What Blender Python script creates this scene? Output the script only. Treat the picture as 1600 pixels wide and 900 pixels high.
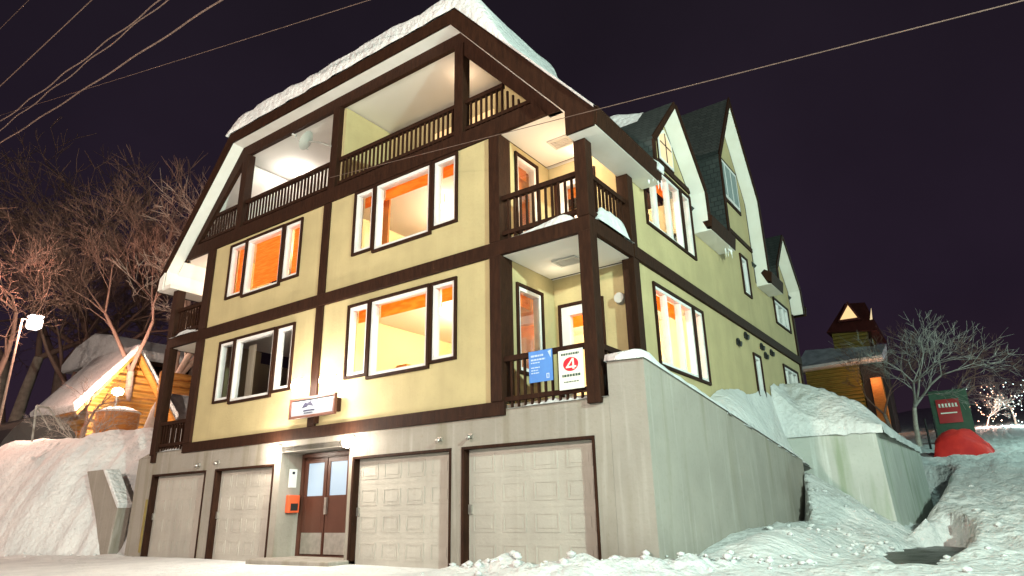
import bpy, bmesh, math, random
from mathutils import Vector, noise
for o in list(bpy.data.objects): bpy.data.objects.remove(o)
S = bpy.context.scene
COL = S.collection
R_ = math.radians
V = Vector
# ------------------------------------------------------------------ camera
RT = V((0.81273686, 0.5823256, -0.01885991)); UP = V((0.20008135, -0.24855412, 0.94772797)); FW = V((-0.54719855, 0.77402697, 0.31852158))
CP = V((16.17593976, -10.07965266, 0.98139109)); FL = 1039.39
cd = bpy.data.cameras.new('camera'); cam = bpy.data.objects.new('camera', cd); COL.objects.link(cam)
cd.sensor_width = 36; cd.lens = FL/1600*36; cd.clip_start = .1; cd.clip_end = 2500
from mathutils import Matrix
m = Matrix((RT, UP, -FW)).transposed().to_4x4(); m.translation = CP; cam.matrix_world = m
S.camera = cam
# ------------------------------------------------------------------ world: clear night sky over a lit town
w = bpy.data.worlds.new('World'); S.world = w; w.use_nodes = True
nt = w.node_tree; nt.nodes.clear()
tc = nt.nodes.new('ShaderNodeTexCoord'); sp = nt.nodes.new('ShaderNodeSeparateXYZ'); rp = nt.nodes.new('ShaderNodeValToRGB')
bg = nt.nodes.new('ShaderNodeBackground'); wo = nt.nodes.new('ShaderNodeOutputWorld')
nt.links.new(tc.outputs['Generated'], sp.inputs[0]); nt.links.new(sp.outputs['Z'], rp.inputs[0]); nz = nt.nodes.new('ShaderNodeTexNoise'); nz.inputs['Scale'].default_value = 2.2; nz.inputs['Detail'].default_value = 5; nt.links.new(tc.outputs['Generated'], nz.inputs['Vector'])
mr = nt.nodes.new('ShaderNodeMapRange'); mr.inputs['To Min'].default_value = .78; mr.inputs['To Max'].default_value = 1.25; mr.inputs['From Min'].default_value = .3; mr.inputs['From Max'].default_value = .7; nt.links.new(nz.outputs['Fac'], mr.inputs['Value'])
vm = nt.nodes.new('ShaderNodeVectorMath'); vm.operation = 'SCALE'; nt.links.new(rp.outputs[0], vm.inputs[0]); nt.links.new(mr.outputs[0], vm.inputs['Scale']); nt.links.new(vm.outputs[0], bg.inputs[0]); nt.links.new(bg.outputs[0], wo.inputs[0])
e = rp.color_ramp.elements; e[0].position = 0; e[0].color = (.030, .0165, .028, 1); e[1].position = .75; e[1].color = (.011, .0082, .0125, 1)
k = rp.color_ramp.elements.new(.25); k.color = (.0185, .0115, .0225, 1)
bg.inputs[1].default_value = .95
S.view_settings.view_transform = 'Standard'; S.view_settings.look = 'None'; S.view_settings.gamma = 1; S.view_settings.exposure = 0
def light(name, loc, power, color, rad=.15, typ='POINT', aim=None, angle=None, size=None):
    l = bpy.data.lights.new(name, typ); l.energy = power; l.color = color
    if typ in ('POINT', 'SPOT'): l.shadow_soft_size = rad
    if typ == 'SPOT': l.spot_size = angle; l.spot_blend = .6
    if typ == 'AREA': l.size = size or .3
    o = bpy.data.objects.new(name, l); COL.objects.link(o); o.location = loc
    if aim is not None: o.rotation_euler = (V(aim)-V(loc)).to_track_quat('-Z', 'Y').to_euler()
    return o
WARM = (1, .62, .42); PALE = (1, .80, .66); COOL = (.66, 1, .82)
# street lamps of the two streets (their posts and heads are built further down)
LAMPS = [((-10, -17, 8.2), 4300, (1, .76, .60)), ((9, -21, 8.6), 13500, (1, .84, .72)), ((25.5, -8, 8.4), 19500, (.75, 1, .86)), ((24, 30, 11.5), 4200, (.62, 1, .88))]
for i, (p, e_, c) in enumerate(LAMPS): light('street_light', p, e_, c, .25)

def at(px, py, ax, val):
    d = RT*((px-800)/FL) - UP*((py-450)/FL) + FW
    return CP + d*((val-CP[ax])/d[ax])
def fr(v, s=1, o=4): return noise.fractal(V(v)*s, 1.0, 2.0, o)
def sm(a, b, x):
    t = max(0, min(1, (x-a)/(b-a))); return t*t*(3-2*t)

# ------------------------------------------------------------------ materials
def mat(name, col, rough=.7, col2=None, scale=4, bump=0, bscale=30, metal=0, stretch=None, spec=.3, emis=None, es=0, detail=4, dist=.03):
    m = bpy.data.materials.new(name); m.use_nodes = True; n = m.node_tree; b = n.nodes['Principled BSDF']
    b.inputs['Base Color'].default_value = (*col, 1); b.inputs['Roughness'].default_value = rough; b.inputs['Metallic'].default_value = metal
    b.inputs['Specular IOR Level'].default_value = spec
    t = n.nodes.new('ShaderNodeTexCoord'); mp = n.nodes.new('ShaderNodeMapping'); n.links.new(t.outputs['Object'], mp.inputs[0])
    if stretch: mp.inputs['Scale'].default_value = stretch
    if col2:
        nz = n.nodes.new('ShaderNodeTexNoise'); nz.inputs['Scale'].default_value = scale; nz.inputs['Detail'].default_value = detail
        n.links.new(mp.outputs[0], nz.inputs['Vector']); r = n.nodes.new('ShaderNodeValToRGB')
        r.color_ramp.elements[0].position = .35; r.color_ramp.elements[0].color = (*col, 1); r.color_ramp.elements[1].position = .68; r.color_ramp.elements[1].color = (*col2, 1)
        n.links.new(nz.outputs['Fac'], r.inputs[0]); n.links.new(r.outputs[0], b.inputs['Base Color'])
    if bump:
        n2 = n.nodes.new('ShaderNodeTexNoise'); n2.inputs['Scale'].default_value = bscale; n2.inputs['Detail'].default_value = 6; n.links.new(mp.outputs[0], n2.inputs['Vector'])
        bp = n.nodes.new('ShaderNodeBump'); bp.inputs['Strength'].default_value = bump; bp.inputs['Distance'].default_value = dist
        n.links.new(n2.outputs['Fac'], bp.inputs['Height']); n.links.new(bp.outputs[0], b.inputs['Normal'])
    if emis: b.inputs['Emission Color'].default_value = (*emis, 1); b.inputs['Emission Strength'].default_value = es
    return m
M = {}
M['wood'] = mat('dark_brown_timber', (.020, .0072, .0035), .7, (.034, .0125, .006), 3, .35, 9, stretch=(5, 5, 1), spec=.12)
M['stucco'] = mat('pale_yellow_siding', (.46, .37, .185), .8, (.50, .405, .21), 1.2, .25, 60)
M['soffit'] = mat('white_soffit_board', (.72, .68, .62), .6, (.78, .75, .70), 2, .08, 20)
M['cream'] = mat('cream_interior', (.78, .66, .42), .8)
M['ceil'] = mat('white_ceiling', (.78, .74, .68), .8)
M['white'] = mat('white_window_frame', (.74, .72, .70), .4, (.66, .64, .63), 5)
M['orange'] = None
M['metal'] = mat('brushed_metal', (.55, .52, .48), .35, (.42, .40, .37), 8, metal=.8)
M['grey'] = mat('weathered_grey_plastic', (.45, .43, .40), .5)
M['black'] = mat('black_fitting', (.02, .02, .02), .4)
M['snow'] = mat('packed_snow', (.74, .74, .735), .75, (.60, .605, .61), 1.1, 1, 6, dist=.10, detail=8)
M['snowr'] = mat('rough_ploughed_snow', (.82, .82, .82), .8, (.60, .60, .61), 2.2, 1, 7, dist=.16, detail=10)
M['bark'] = mat('grey_brown_bark', (.21, .145, .115), .9, (.30, .22, .18), 12, .5, 30)
M['twig'] = mat('reddish_twigs', (.17, .095, .075), .9, (.22, .13, .10), 3)
M['twigsnow'] = mat('snow_dusted_branch', (.40, .37, .34), .9, (.20, .17, .14), 4)
M['palebark'] = mat('pale_bark', (.40, .33, .28), .9, (.52, .46, .40), 10, .5, 30); M['paletwig'] = mat('pale_twigs', (.42, .33, .27), .9, (.30, .20, .16), 3)
M['log'] = mat('varnished_log', (.50, .22, .05), .5, (.36, .14, .03), 3, .3, 12, stretch=(1, 1, 6))
M['door'] = mat('garage_door_panel', (.50, .47, .42), .45, (.455, .425, .385), 1.1, .06, 30)
M['brownmetal'] = mat('brown_metal_door', (.075, .028, .018), .4, (.09, .036, .024), 2)
M['asphalt'] = mat('wet_dark_ground', (.018, .018, .014), .35, (.045, .042, .03), 3, .8, 12)
M['redroof'] = mat('dark_red_roof', (.10, .022, .018), .7, (.07, .016, .014), 4, .4, 20)
M['greenwood'] = mat('green_painted_board', (.035, .075, .045), .6, (.028, .058, .035), 4)
M['red'] = mat('bright_red', (.72, .045, .035), .5, (.58, .03, .03), 2, .5, 6)
M['redsign'] = mat('red_sign_paint', (.32, .012, .015), .4)
M['blue'] = mat('blue_banner_cloth', (.075, .20, .55), .6, (.09, .25, .62), 3)
M['bannerw'] = mat('white_banner_cloth', (.74, .74, .66), .6)
M['bannertext'] = mat('banner_dark_ink', (.05, .09, .07), .6)
M['bluetext'] = mat('banner_pale_ink', (.45, .55, .75), .6)
M['logored'] = mat('banner_red_ink', (.62, .012, .03), .5)
M['mailred'] = mat('red_mailbox_paint', (.62, .10, .035), .4)
M['yellow'] = mat('dull_yellow', (.30, .22, .06), .6, (.20, .15, .06), 5)
M['lampglow'] = mat('lit_lamp_glass', (1, .95, .85), .4, emis=(1, .93, .82), es=28)
M['lampdim'] = mat('lit_lantern_glass', (1, .95, .9), .4, emis=(1, .96, .93), es=1.6)
M['frost'] = mat('frosted_lit_glass', (.22, .28, .34), .5, emis=(.50, .70, .95), es=.40)
M['signface'] = mat('white_sign_face', (.15, .17, .19), .5)
M['signgrey'] = mat('sign_grey_print', (.012, .012, .03), .5)
M['litwin'] = mat('lit_curtain', (.25, .16, .08), .9, emis=(1, .66, .30), es=1.1)
M['litwhite'] = mat('lit_white_curtain', (.25, .20, .12), .9, emis=(1, .76, .44), es=.85)
M['curtain'] = mat('pale_unlit_curtain', (.30, .36, .36), .9, (.14, .17, .17), 9, stretch=(8, 8, .4))
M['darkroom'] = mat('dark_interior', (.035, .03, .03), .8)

def nodes(m): return m.node_tree.nodes, m.node_tree.links, m.node_tree.nodes['Principled BSDF']
# siding: shallow upright grooves
def groove(m, axis='X', sc=7.0, st=.25):
    n, l, b = nodes(m); t = n.new('ShaderNodeNewGeometry'); wv = n.new('ShaderNodeTexWave'); wv.bands_direction = 'DIAGONAL'; wv.wave_type = 'BANDS'; wv.wave_profile = 'SAW'
    mp = n.new('ShaderNodeMapping'); mp.inputs['Scale'].default_value = (sc, sc, 0); l.new(t.outputs['Position'], mp.inputs[0]); l.new(mp.outputs[0], wv.inputs['Vector']); wv.inputs['Scale'].default_value = .55
    bp = n.new('ShaderNodeBump'); bp.inputs['Strength'].default_value = st; bp.inputs['Distance'].default_value = .01
    l.new(wv.outputs['Fac'], bp.inputs['Height'])
    for x in n:
        if x.type == 'BUMP' and x is not bp: l.new(bp.outputs[0], x.inputs['Normal'])

# concrete with upright rain stains, darker ones and white lime runs
def concrete(name, base, dark, white, amt=.55, form=True):
    m = bpy.data.materials.new(name); m.use_nodes = True; n, l, b = nodes(m); b.inputs['Roughness'].default_value = .85
    t = n.new('ShaderNodeNewGeometry')
    def nz(scale, vec, det=6):
        mp = n.new('ShaderNodeMapping'); mp.inputs['Scale'].default_value = vec; l.new(t.outputs['Position'], mp.inputs[0])
        x = n.new('ShaderNodeTexNoise'); x.inputs['Scale'].default_value = scale; x.inputs['Detail'].default_value = det; l.new(mp.outputs[0], x.inputs['Vector']); return x
    def ramp(src, a, b_):
        r = n.new('ShaderNodeMapRange'); r.inputs['From Min'].default_value = a; r.inputs['From Max'].default_value = b_; l.new(src, r.inputs['Value']); return r
    a = nz(1.6, (1.6, 1.6, .16)); c = nz(3.2, (2.2, 2.2, .12)); d = nz(1.1, (1, 1, 1)); f = nz(14, (1, 1, 1))
    def mix(fac, c1, c2):
        x = n.new('ShaderNodeMix'); x.data_type = 'RGBA'; l.new(fac, x.inputs['Factor'])
        if isinstance(c1, tuple): x.inputs[6].default_value = (*c1, 1)
        else: l.new(c1, x.inputs[6])
        if isinstance(c2, tuple): x.inputs[7].default_value = (*c2, 1)
        else: l.new(c2, x.inputs[7])
        return x.outputs[2]
    def mul(src, v):
        x = n.new('ShaderNodeMath'); x.operation = 'MULTIPLY'; l.new(src, x.inputs[0]); x.inputs[1].default_value = v; return x.outputs[0]
    q = mix(ramp(d.outputs['Fac'], .35, .68).outputs[0], base, tuple(v*.84 for v in base))
    q = mix(mul(ramp(a.outputs['Fac'], .52, .72).outputs[0], amt), q, dark)
    q = mix(mul(ramp(c.outputs['Fac'], .56, .74).outputs[0], amt*.8), q, white)
    q = mix(mul(ramp(f.outputs['Fac'], .55, .75).outputs[0], .25), q, dark)
    l.new(q, b.inputs['Base Color'])
    bp = n.new('ShaderNodeBump'); bp.inputs['Strength'].default_value = .35; bp.inputs['Distance'].default_value = .02; l.new(f.outputs['Fac'], bp.inputs['Height']); l.new(bp.outputs[0], b.inputs['Normal'])
    return m
M['stucco'] = concrete('pale_yellow_siding', (.47, .385, .20), (.35, .28, .145), (.51, .425, .235), .35)
groove(M['stucco'])
M['door'] = concrete('garage_door_panel', (.43, .395, .35), (.32, .285, .24), (.48, .455, .41), .5)
M['conc'] = concrete('stained_concrete', (.30, .27, .232), (.16, .135, .085), (.42, .395, .36), .7)
M['concg'] = concrete('weathered_grey_concrete', (.315, .285, .25), (.20, .175, .125), (.42, .395, .36), .6)
M['concw'] = concrete('streaked_green_concrete', (.50, .51, .47), (.27, .32, .22), (.66, .68, .66), .9)
def shingle(name, c1, c2, sc=1.0):
    m = bpy.data.materials.new(name); m.use_nodes = True; n, l, b = nodes(m); b.inputs['Roughness'].default_value = .75
    t = n.new('ShaderNodeNewGeometry'); mp = n.new('ShaderNodeMapping'); l.new(t.outputs['Position'], mp.inputs[0])
    s = n.new('ShaderNodeSeparateXYZ'); l.new(t.outputs['Position'], s.inputs[0]); ad = n.new('ShaderNodeMath'); ad.operation = 'ADD'; l.new(s.outputs[0], ad.inputs[0]); l.new(s.outputs[1], ad.inputs[1])
    cb = n.new('ShaderNodeCombineXYZ'); l.new(ad.outputs[0], cb.inputs[0]); l.new(s.outputs[2], cb.inputs[1])
    br = n.new('ShaderNodeTexBrick'); br.inputs['Scale'].default_value = 3*sc; br.inputs['Color1'].default_value = (*c1, 1); br.inputs['Color2'].default_value = (*c2, 1); br.inputs['Mortar'].default_value = (c1[0]*.3, c1[1]*.3, c1[2]*.3, 1)
    br.inputs['Mortar Size'].default_value = .03; br.inputs['Brick Width'].default_value = .6; br.inputs['Row Height'].default_value = .45
    l.new(cb.outputs[0], br.inputs['Vector']); l.new(br.outputs['Color'], b.inputs['Base Color'])
    bp = n.new('ShaderNodeBump'); bp.inputs['Strength'].default_value = .6; bp.inputs['Distance'].default_value = .02; l.new(br.outputs['Fac'], bp.inputs['Height']); bp.invert = True; l.new(bp.outputs[0], b.inputs['Normal'])
    return m
M['shingle'] = shingle('dark_slate_shingle', (.020, .025, .024), (.034, .039, .037))
M['logwall'] = None
def logwall(name, c):
    m = mat(name, c, .6, tuple(v*.7 for v in c), 2, stretch=(.5, .5, 3)); n, l, b = nodes(m)
    t = n.new('ShaderNodeNewGeometry'); s = n.new('ShaderNodeSeparateXYZ'); l.new(t.outputs['Position'], s.inputs[0])
    x = n.new('ShaderNodeMath'); x.operation = 'MULTIPLY'; x.inputs[1].default_value = 2*math.pi/.35; l.new(s.outputs[2], x.inputs[0])
    y = n.new('ShaderNodeMath'); y.operation = 'SINE'; l.new(x.outputs[0], y.inputs[0])
    bp = n.new('ShaderNodeBump'); bp.inputs['Distance'].default_value = .08; bp.inputs['Strength'].default_value = 1; l.new(y.outputs[0], bp.inputs['Height']); l.new(bp.outputs[0], b.inputs['Normal']); return m
M['logwall'] = logwall('log_wall', (.46, .22, .045)); M['logdark'] = logwall('ochre_log_wall', (.30, .215, .045))
def glass(name, tint=(1, 1, 1)):
    m = bpy.data.materials.new(name); m.use_nodes = True; n = m.node_tree.nodes; l = m.node_tree.links; n.clear()
    o = n.new('ShaderNodeOutputMaterial'); mx = n.new('ShaderNodeMixShader'); tr = n.new('ShaderNodeBsdfTransparent'); gl = n.new('ShaderNodeBsdfGlossy'); f0 = n.new('ShaderNodeLayerWeight'); f0.inputs['Blend'].default_value = .5; f1 = n.new('ShaderNodeMath'); f1.operation = 'POWER'; f1.inputs[1].default_value = 4; l.new(f0.outputs['Facing'], f1.inputs[0]); f = n.new('ShaderNodeMath'); f.operation = 'MULTIPLY_ADD'; f.inputs[1].default_value = .8; f.inputs[2].default_value = .05; l.new(f1.outputs[0], f.inputs[0])
    gl.inputs['Roughness'].default_value = .03; tr.inputs[0].default_value = (*tint, 1)
    l.new(f.outputs[0], mx.inputs[0]); l.new(tr.outputs[0], mx.inputs[1]); l.new(gl.outputs[0], mx.inputs[2]); l.new(mx.outputs[0], o.inputs[0]); return m
M['glass'] = glass('window_glass')
def cloth(name, col, col2, sc=(14, 14, 1), tr=.75):
    m = bpy.data.materials.new(name); m.use_nodes = True; n = m.node_tree.nodes; l = m.node_tree.links; n.clear()
    o = n.new('ShaderNodeOutputMaterial'); mx = n.new('ShaderNodeMixShader'); d = n.new('ShaderNodeBsdfDiffuse'); t = n.new('ShaderNodeBsdfTranslucent'); mx.inputs[0].default_value = tr
    g = n.new('ShaderNodeNewGeometry'); mp = n.new('ShaderNodeMapping'); mp.inputs['Scale'].default_value = sc; l.new(g.outputs['Position'], mp.inputs[0])
    nz = n.new('ShaderNodeTexNoise'); nz.inputs['Scale'].default_value = 1; l.new(mp.outputs[0], nz.inputs['Vector']); r = n.new('ShaderNodeValToRGB')
    r.color_ramp.elements[0].position = .38; r.color_ramp.elements[1].position = .62
    r.color_ramp.elements[0].color = (*col, 1); r.color_ramp.elements[1].color = (*col2, 1); l.new(nz.outputs['Fac'], r.inputs[0])
    l.new(r.outputs[0], d.inputs[0]); l.new(r.outputs[0], t.inputs[0]); l.new(d.outputs[0], mx.inputs[1]); l.new(t.outputs[0], mx.inputs[2]); l.new(mx.outputs[0], o.inputs[0]); return m
M['orange'] = cloth('orange_wooden_valance', (.92, .33, .05), (.95, .45, .09), (3, 3, 12))
M['oblind'] = cloth('orange_woven_blind', (.88, .36, .08), (1, .52, .16), (3, 3, 60))
M['wcurt'] = cloth('white_gathered_curtain', (.85, .80, .70), (.70, .62, .50), (16, 16, .6))
M['trim'] = mat('orange_pine_trim', (.60, .20, .04), .6, (.5, .15, .03), 4)  # orange wood of the trim and furniture inside the rooms

# ------------------------------------------------------------------ mesh helpers
ORG = {}
class MB:
    def __init__(s): s.v = []; s.f = []
    def add(s, vs, fs):
        o = len(s.v); s.v += [V(p) for p in vs]; s.f += [tuple(i+o for i in f) for f in fs]; return s
    def box(s, x0, x1, y0, y1, z0, z1):
        return s.add([(x0,y0,z0),(x1,y0,z0),(x1,y1,z0),(x0,y1,z0),(x0,y0,z1),(x1,y0,z1),(x1,y1,z1),(x0,y1,z1)],
                     [(0,3,2,1),(4,5,6,7),(0,1,5,4),(1,2,6,5),(2,3,7,6),(3,0,4,7)])
    def tbox(s, T, u0, u1, v0, v1, w0, w1):
        c = [(u0,v0,w0),(u1,v0,w0),(u1,v1,w0),(u0,v1,w0),(u0,v0,w1),(u1,v0,w1),(u1,v1,w1),(u0,v1,w1)]
        return s.add([T(*p) for p in c], [(0,3,2,1),(4,5,6,7),(0,1,5,4),(1,2,6,5),(2,3,7,6),(3,0,4,7)])
    def prism(s, T, poly, w0, w1):
        n = len(poly); vs = [T(u, v, w0) for u, v in poly] + [T(u, v, w1) for u, v in poly]
        return s.add(vs, [tuple(range(n))[::-1], tuple(range(n, 2*n))] + [(i, (i+1) % n, (i+1) % n+n, i+n) for i in range(n)])
    def ring(s, T, u0, u1, v0, v1, t, w0, w1):
        s.tbox(T, u0, u1, v1-t, v1, w0, w1); s.tbox(T, u0, u1, v0, v0+t, w0, w1)
        s.tbox(T, u0, u0+t, v0+t, v1-t, w0, w1); return s.tbox(T, u1-t, u1, v0+t, v1-t, w0, w1)
    def tube(s, a, b, r0, r1=None, n=8, cap=True):
        a = V(a); b = V(b); r1 = r0 if r1 is None else r1; d = (b-a).normalized()
        x = d.orthogonal().normalized(); y = d.cross(x); vs = []
        for p, r in ((a, r0), (b, r1)):
            for i in range(n):
                t = 2*math.pi*i/n; vs.append(p+x*r*math.cos(t)+y*r*math.sin(t))
        fs = [(i, (i+1) % n, (i+1) % n+n, i+n) for i in range(n)]
        if cap: fs += [tuple(range(n))[::-1], tuple(range(n, 2*n))]
        return s.add(vs, fs)
    def path(s, pts, r, n=6):
        for a, b in zip(pts, pts[1:]): s.tube(a, b, r, r, n)
        return s
    def lathe(s, c, prof, n=20):
        c = V(c); vs = []; fs = []
        for r, z in prof:
            for i in range(n):
                t = 2*math.pi*i/n; vs.append(c+V((r*math.cos(t), r*math.sin(t), z)))
        for j in range(len(prof)-1):
            for i in range(n): fs.append((j*n+i, j*n+(i+1) % n, (j+1)*n+(i+1) % n, (j+1)*n+i))
        return s.add(vs, fs)
    def build(s, name, mt, parent=None, smooth=False, bev=0, org=None):
        if org is None:
            xs = [[p[i] for p in s.v] for i in range(3)]; org = V([(min(a)+max(a))/2 for a in xs])
            if parent is None: org.z = min(xs[2])
        me = bpy.data.meshes.new(name); me.from_pydata([tuple(p-org) for p in s.v], [], s.f)
        if bev or len(s.f) < 60000:
            bm = bmesh.new(); bm.from_mesh(me); bmesh.ops.recalc_face_normals(bm, faces=bm.faces)
            if bev: bmesh.ops.bevel(bm, geom=[e for e in bm.edges if e.calc_face_angle(0) > .6], offset=bev, segments=1, affect='EDGES')
            bm.to_mesh(me); bm.free()
        if smooth: me.polygons.foreach_set('use_smooth', [True]*len(me.polygons))
        me.materials.append(M[mt] if isinstance(mt, str) else mt)
        o = bpy.data.objects.new(name, me); COL.objects.link(o)
        if parent is not None: o.parent = parent; o.location = org-ORG[parent.name]
        else: o.location = org
        ORG[o.name] = org; return o
def tag(o, label=None, cat=None, group=None, kind=None):
    if label: o['label'] = label
    if cat: o['category'] = cat
    if group: o['group'] = group
    if kind: o['kind'] = kind
    return o
def thing(name, loc, label, cat, group=None):
    o = bpy.data.objects.new(name, None); COL.objects.link(o); o.location = loc; ORG[o.name] = V(loc); o.empty_display_size = .3
    return tag(o, label, cat, group)
TF = lambda u, v, w: (u, -w, v)              # front facade: u = x, outwards = -y
def TX(x): return lambda u, v, w: (x+w, u, v)  # side walls: u = y, outwards = +x
def TY(y): return lambda u, v, w: (u, y-w, v)
def wall(mb, T, u0, u1, v0, v1, holes, th=.2):
    us = sorted({u0, u1} | {min(max(h[i], u0), u1) for h in holes for i in (0, 1)}); vs = sorted({v0, v1} | {min(max(h[i], v0), v1) for h in holes for i in (2, 3)})
    for a, b in zip(us, us[1:]):
        for c, d in zip(vs, vs[1:]):
            mu, mv = (a+b)/2, (c+d)/2
            if any(h[0] < mu < h[1] and h[2] < mv < h[3] for h in holes): continue
            mb.tbox(T, a, b, c, d, -th, 0)
    return mb

# ================================================================== GROUND
XS = []; x = -140.0
while x < 160:
    XS.append(x); x += .11 if -13 < x < 19 else (.6 if -22 < x < 26 else 4)
YS = []; y = -60.0
while y < 260:
    YS.append(y); y += .11 if -6 < y < 14 else (.5 if -14 < y < 40 else 4)
def bankL(x, y):
    yb = -1.35+.386*(x+9.4) if x > -9.4 else -1.35+.10*(x+9.4)
    yb += .25*fr((x*.7, 3, 1))
    crest = 3.95 - .95*sm(-7.5, -4.6, x) + .25*fr((x*.25, y*.2, 7))
    t = max(0, min(1, (y-yb)/3.0)); h = crest*(1-(1-t)**2.3)
    return h*sm(-4.25, -5.2, x) if x > -5.2 else h
def ground(x, y):
    up = .125*max(0, y-4)
    if x > 10: base = up*(sm(13.75, 14.7, x) if y < 23 else 1)
    elif x > -4: base = up*sm(16.5, 20, y)
    else: base = 0
    if x < -4: base = max(bankL(x, y), 0); base += (.06*max(0, y-4)+.03*max(0, -x-14))*sm(-4, -7, x)
    # ploughed pile beyond the end of the wing wall
    if x > 11.3 and -3 < y < 16:
        d = (x-12.0)*.62; yy = sm(5.8, 10.0, y-.15*(x-12))
        h = max(0, 1.72-(x-11.8)*.74)*sm(5.5, 10.2, y)*sm(0, .14, x-(11.54+(10.0-y)*.225))
        base = max(base, h)
    # broken snow thrown along the foot of the wall
    if 7 < x < 16:
        yl = -.75 + .0*(x-8) if x < 11 else -.75+(x-11)*1.25
        if x < 11.9 or y > -.9:
            g = math.exp(-((y-yl-.15*math.sin(x*3))/.55)**2)*sm(7.2, 9.5, x)*(1-sm(12.3, 13.8, x))
            base += g*(.16+.22*abs(fr((x*1.7, y*1.7, 3)))+.16*abs(noise.noise(V((x*4.5, y*4.5, 1)))))
    rough = sm(8, 10, x)*(.10 if y > -1.5 else .04)
    if x > 14: rough = .13*sm(-2, 5, y)+.03
    if x < -4 and y > -2: rough = .10
    base += rough*fr((x*.9, y*.9, 2), 1, 6)+.02*fr((x*.3, y*.3, 9))
    if -4.4 < x < 10.9 and .1 < y < 15.6: base = min(base, -.05)
    if x > 11.3: base = max(base, .02+.52*sm(-.9, 4.5, y)*(1-sm(12.2, 13.7, x))*(1-sm(9, 11, y))+.05*fr((x*1.4, y*1.4, 6)))
    chunk = abs(noise.noise(V((x*2.6, y*2.6, 5))))+.5*abs(noise.noise(V((x*6, y*6, 2))))
    if x > 11.7 and y > 2: base += .11*chunk*sm(3, 6, y)
    if x < -4.5: base += .08*chunk*sm(.1, .6, base)
    dx = (x-14.6-.02*(y-6.3))/.75; dy = (y-6.9)/3.1; q_ = dx*dx+dy*dy+.5*fr((x*1.5, y*1.5, 8))
    if q_ < 1.3: t_ = 1-sm(.75, 1.25, q_); base = base*(1-t_)+(-.12)*t_
    return base
g = MB(); nx, ny = len(XS), len(YS)
g.v = [V((x, y, ground(x, y))) for y in YS for x in XS]
g.f = [(j*nx+i, j*nx+i+1, (j+1)*nx+i+1, (j+1)*nx+i) for j in range(ny-1) for i in range(nx-1)]
go = g.build('snow_ground', 'snow', smooth=True, org=V((0, 0, 0))); tag(go, kind='structure')
pt = MB(); pt.v = []
for j in range(40):
    for i in range(18):
        x = 13.6+i*.13; y = 3.0+j*.18; pt.v.append(V((x, y, -.005+.03*fr((x*2, y*2, 6)))))
pt.f = [(j*18+i, j*18+i+1, (j+1)*18+i+1, (j+1)*18+i) for j in range(39) for i in range(17)]
tag(pt.build('bare_ground', 'asphalt', smooth=True), kind='structure')
# terrace snow heaped against the side of the house, above the retaining wall
def heap(NA, xr, Y0, Y1, ny_, zf, label, lip):
    t = MB(); vs = []
    for j in range(ny_+1):
        y = Y0+(Y1-Y0)*j/ny_; x0, x1 = xr
        for i in range(NA):
            a = i/(NA-1); x = x0+(x1-x0)*a; ed = .07*fr((x*1.5, y*1.5, 3)); z = zf(a, x, y)
            vs.append((x+(ed if i == NA-1 else 0), y+(ed if j == 0 else 0), z))
    fs = [(j*NA+i, j*NA+i+1, (j+1)*NA+i+1, (j+1)*NA+i) for j in range(ny_) for i in range(NA-1)]
    o = len(vs)
    for j in range(ny_+1): p = vs[j*NA+NA-1]; vs.append((p[0]+.03, p[1], p[2]-lip))
    fs += [(j*NA+NA-1, o+j, o+j+1, (j+1)*NA+NA-1) for j in range(ny_)]; o2 = len(vs)
    for i in range(NA): p = vs[i]; vs.append((p[0], p[1]-.03, min(p[2]-lip, 2.9) if lip > .1 else p[2]-lip))
    fs += [(i, o2+i, o2+i+1, i+1) for i in range(NA-1)]
    t.add(vs, fs); tag(t.build('snow_heap', 'snow', smooth=True), label, 'snow', kind='stuff')
def ck(x, y): return .20*fr((x*.9, y*.9, 4))+.10*abs(noise.noise(V((x*3, y*3, 7))))
heap(16, (10.84, 11.66), 4.0, 11.2, 70, lambda a, x, y: (3.38-.118*y-.02)+(.40*sm(4.1, 5.2, y)*(1-sm(7.5, 9, y))*(1-a**3)+(.75*sm(4.6, 6.5, y)+1.35*sm(6.0, 10.8, y))*(1-a)**(.8+1.7*sm(6.5, 9, y)))+ck(x, y)*.5*(1-a)*sm(4.1, 5, y), 'snow filling the gap between the side wall and the sloping wing wall', .05)
heap(44, (10.84, 13.62), 11.12, 21.5, 90, lambda a, x, y: 3.10+(1.25*math.exp(-((y-12.8)/3.8)**2)*(.50+.50*math.exp(-((x-11.0)/1.5)**2))+.36)*(1-a**4)*max((1-a)**3, min(1, max(0, (y-11.12)/1.7))**.55)+ck(x, y)*(1-a**6), 'deep snow heaped behind the top edge of the streaked retaining wall', .24)
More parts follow.
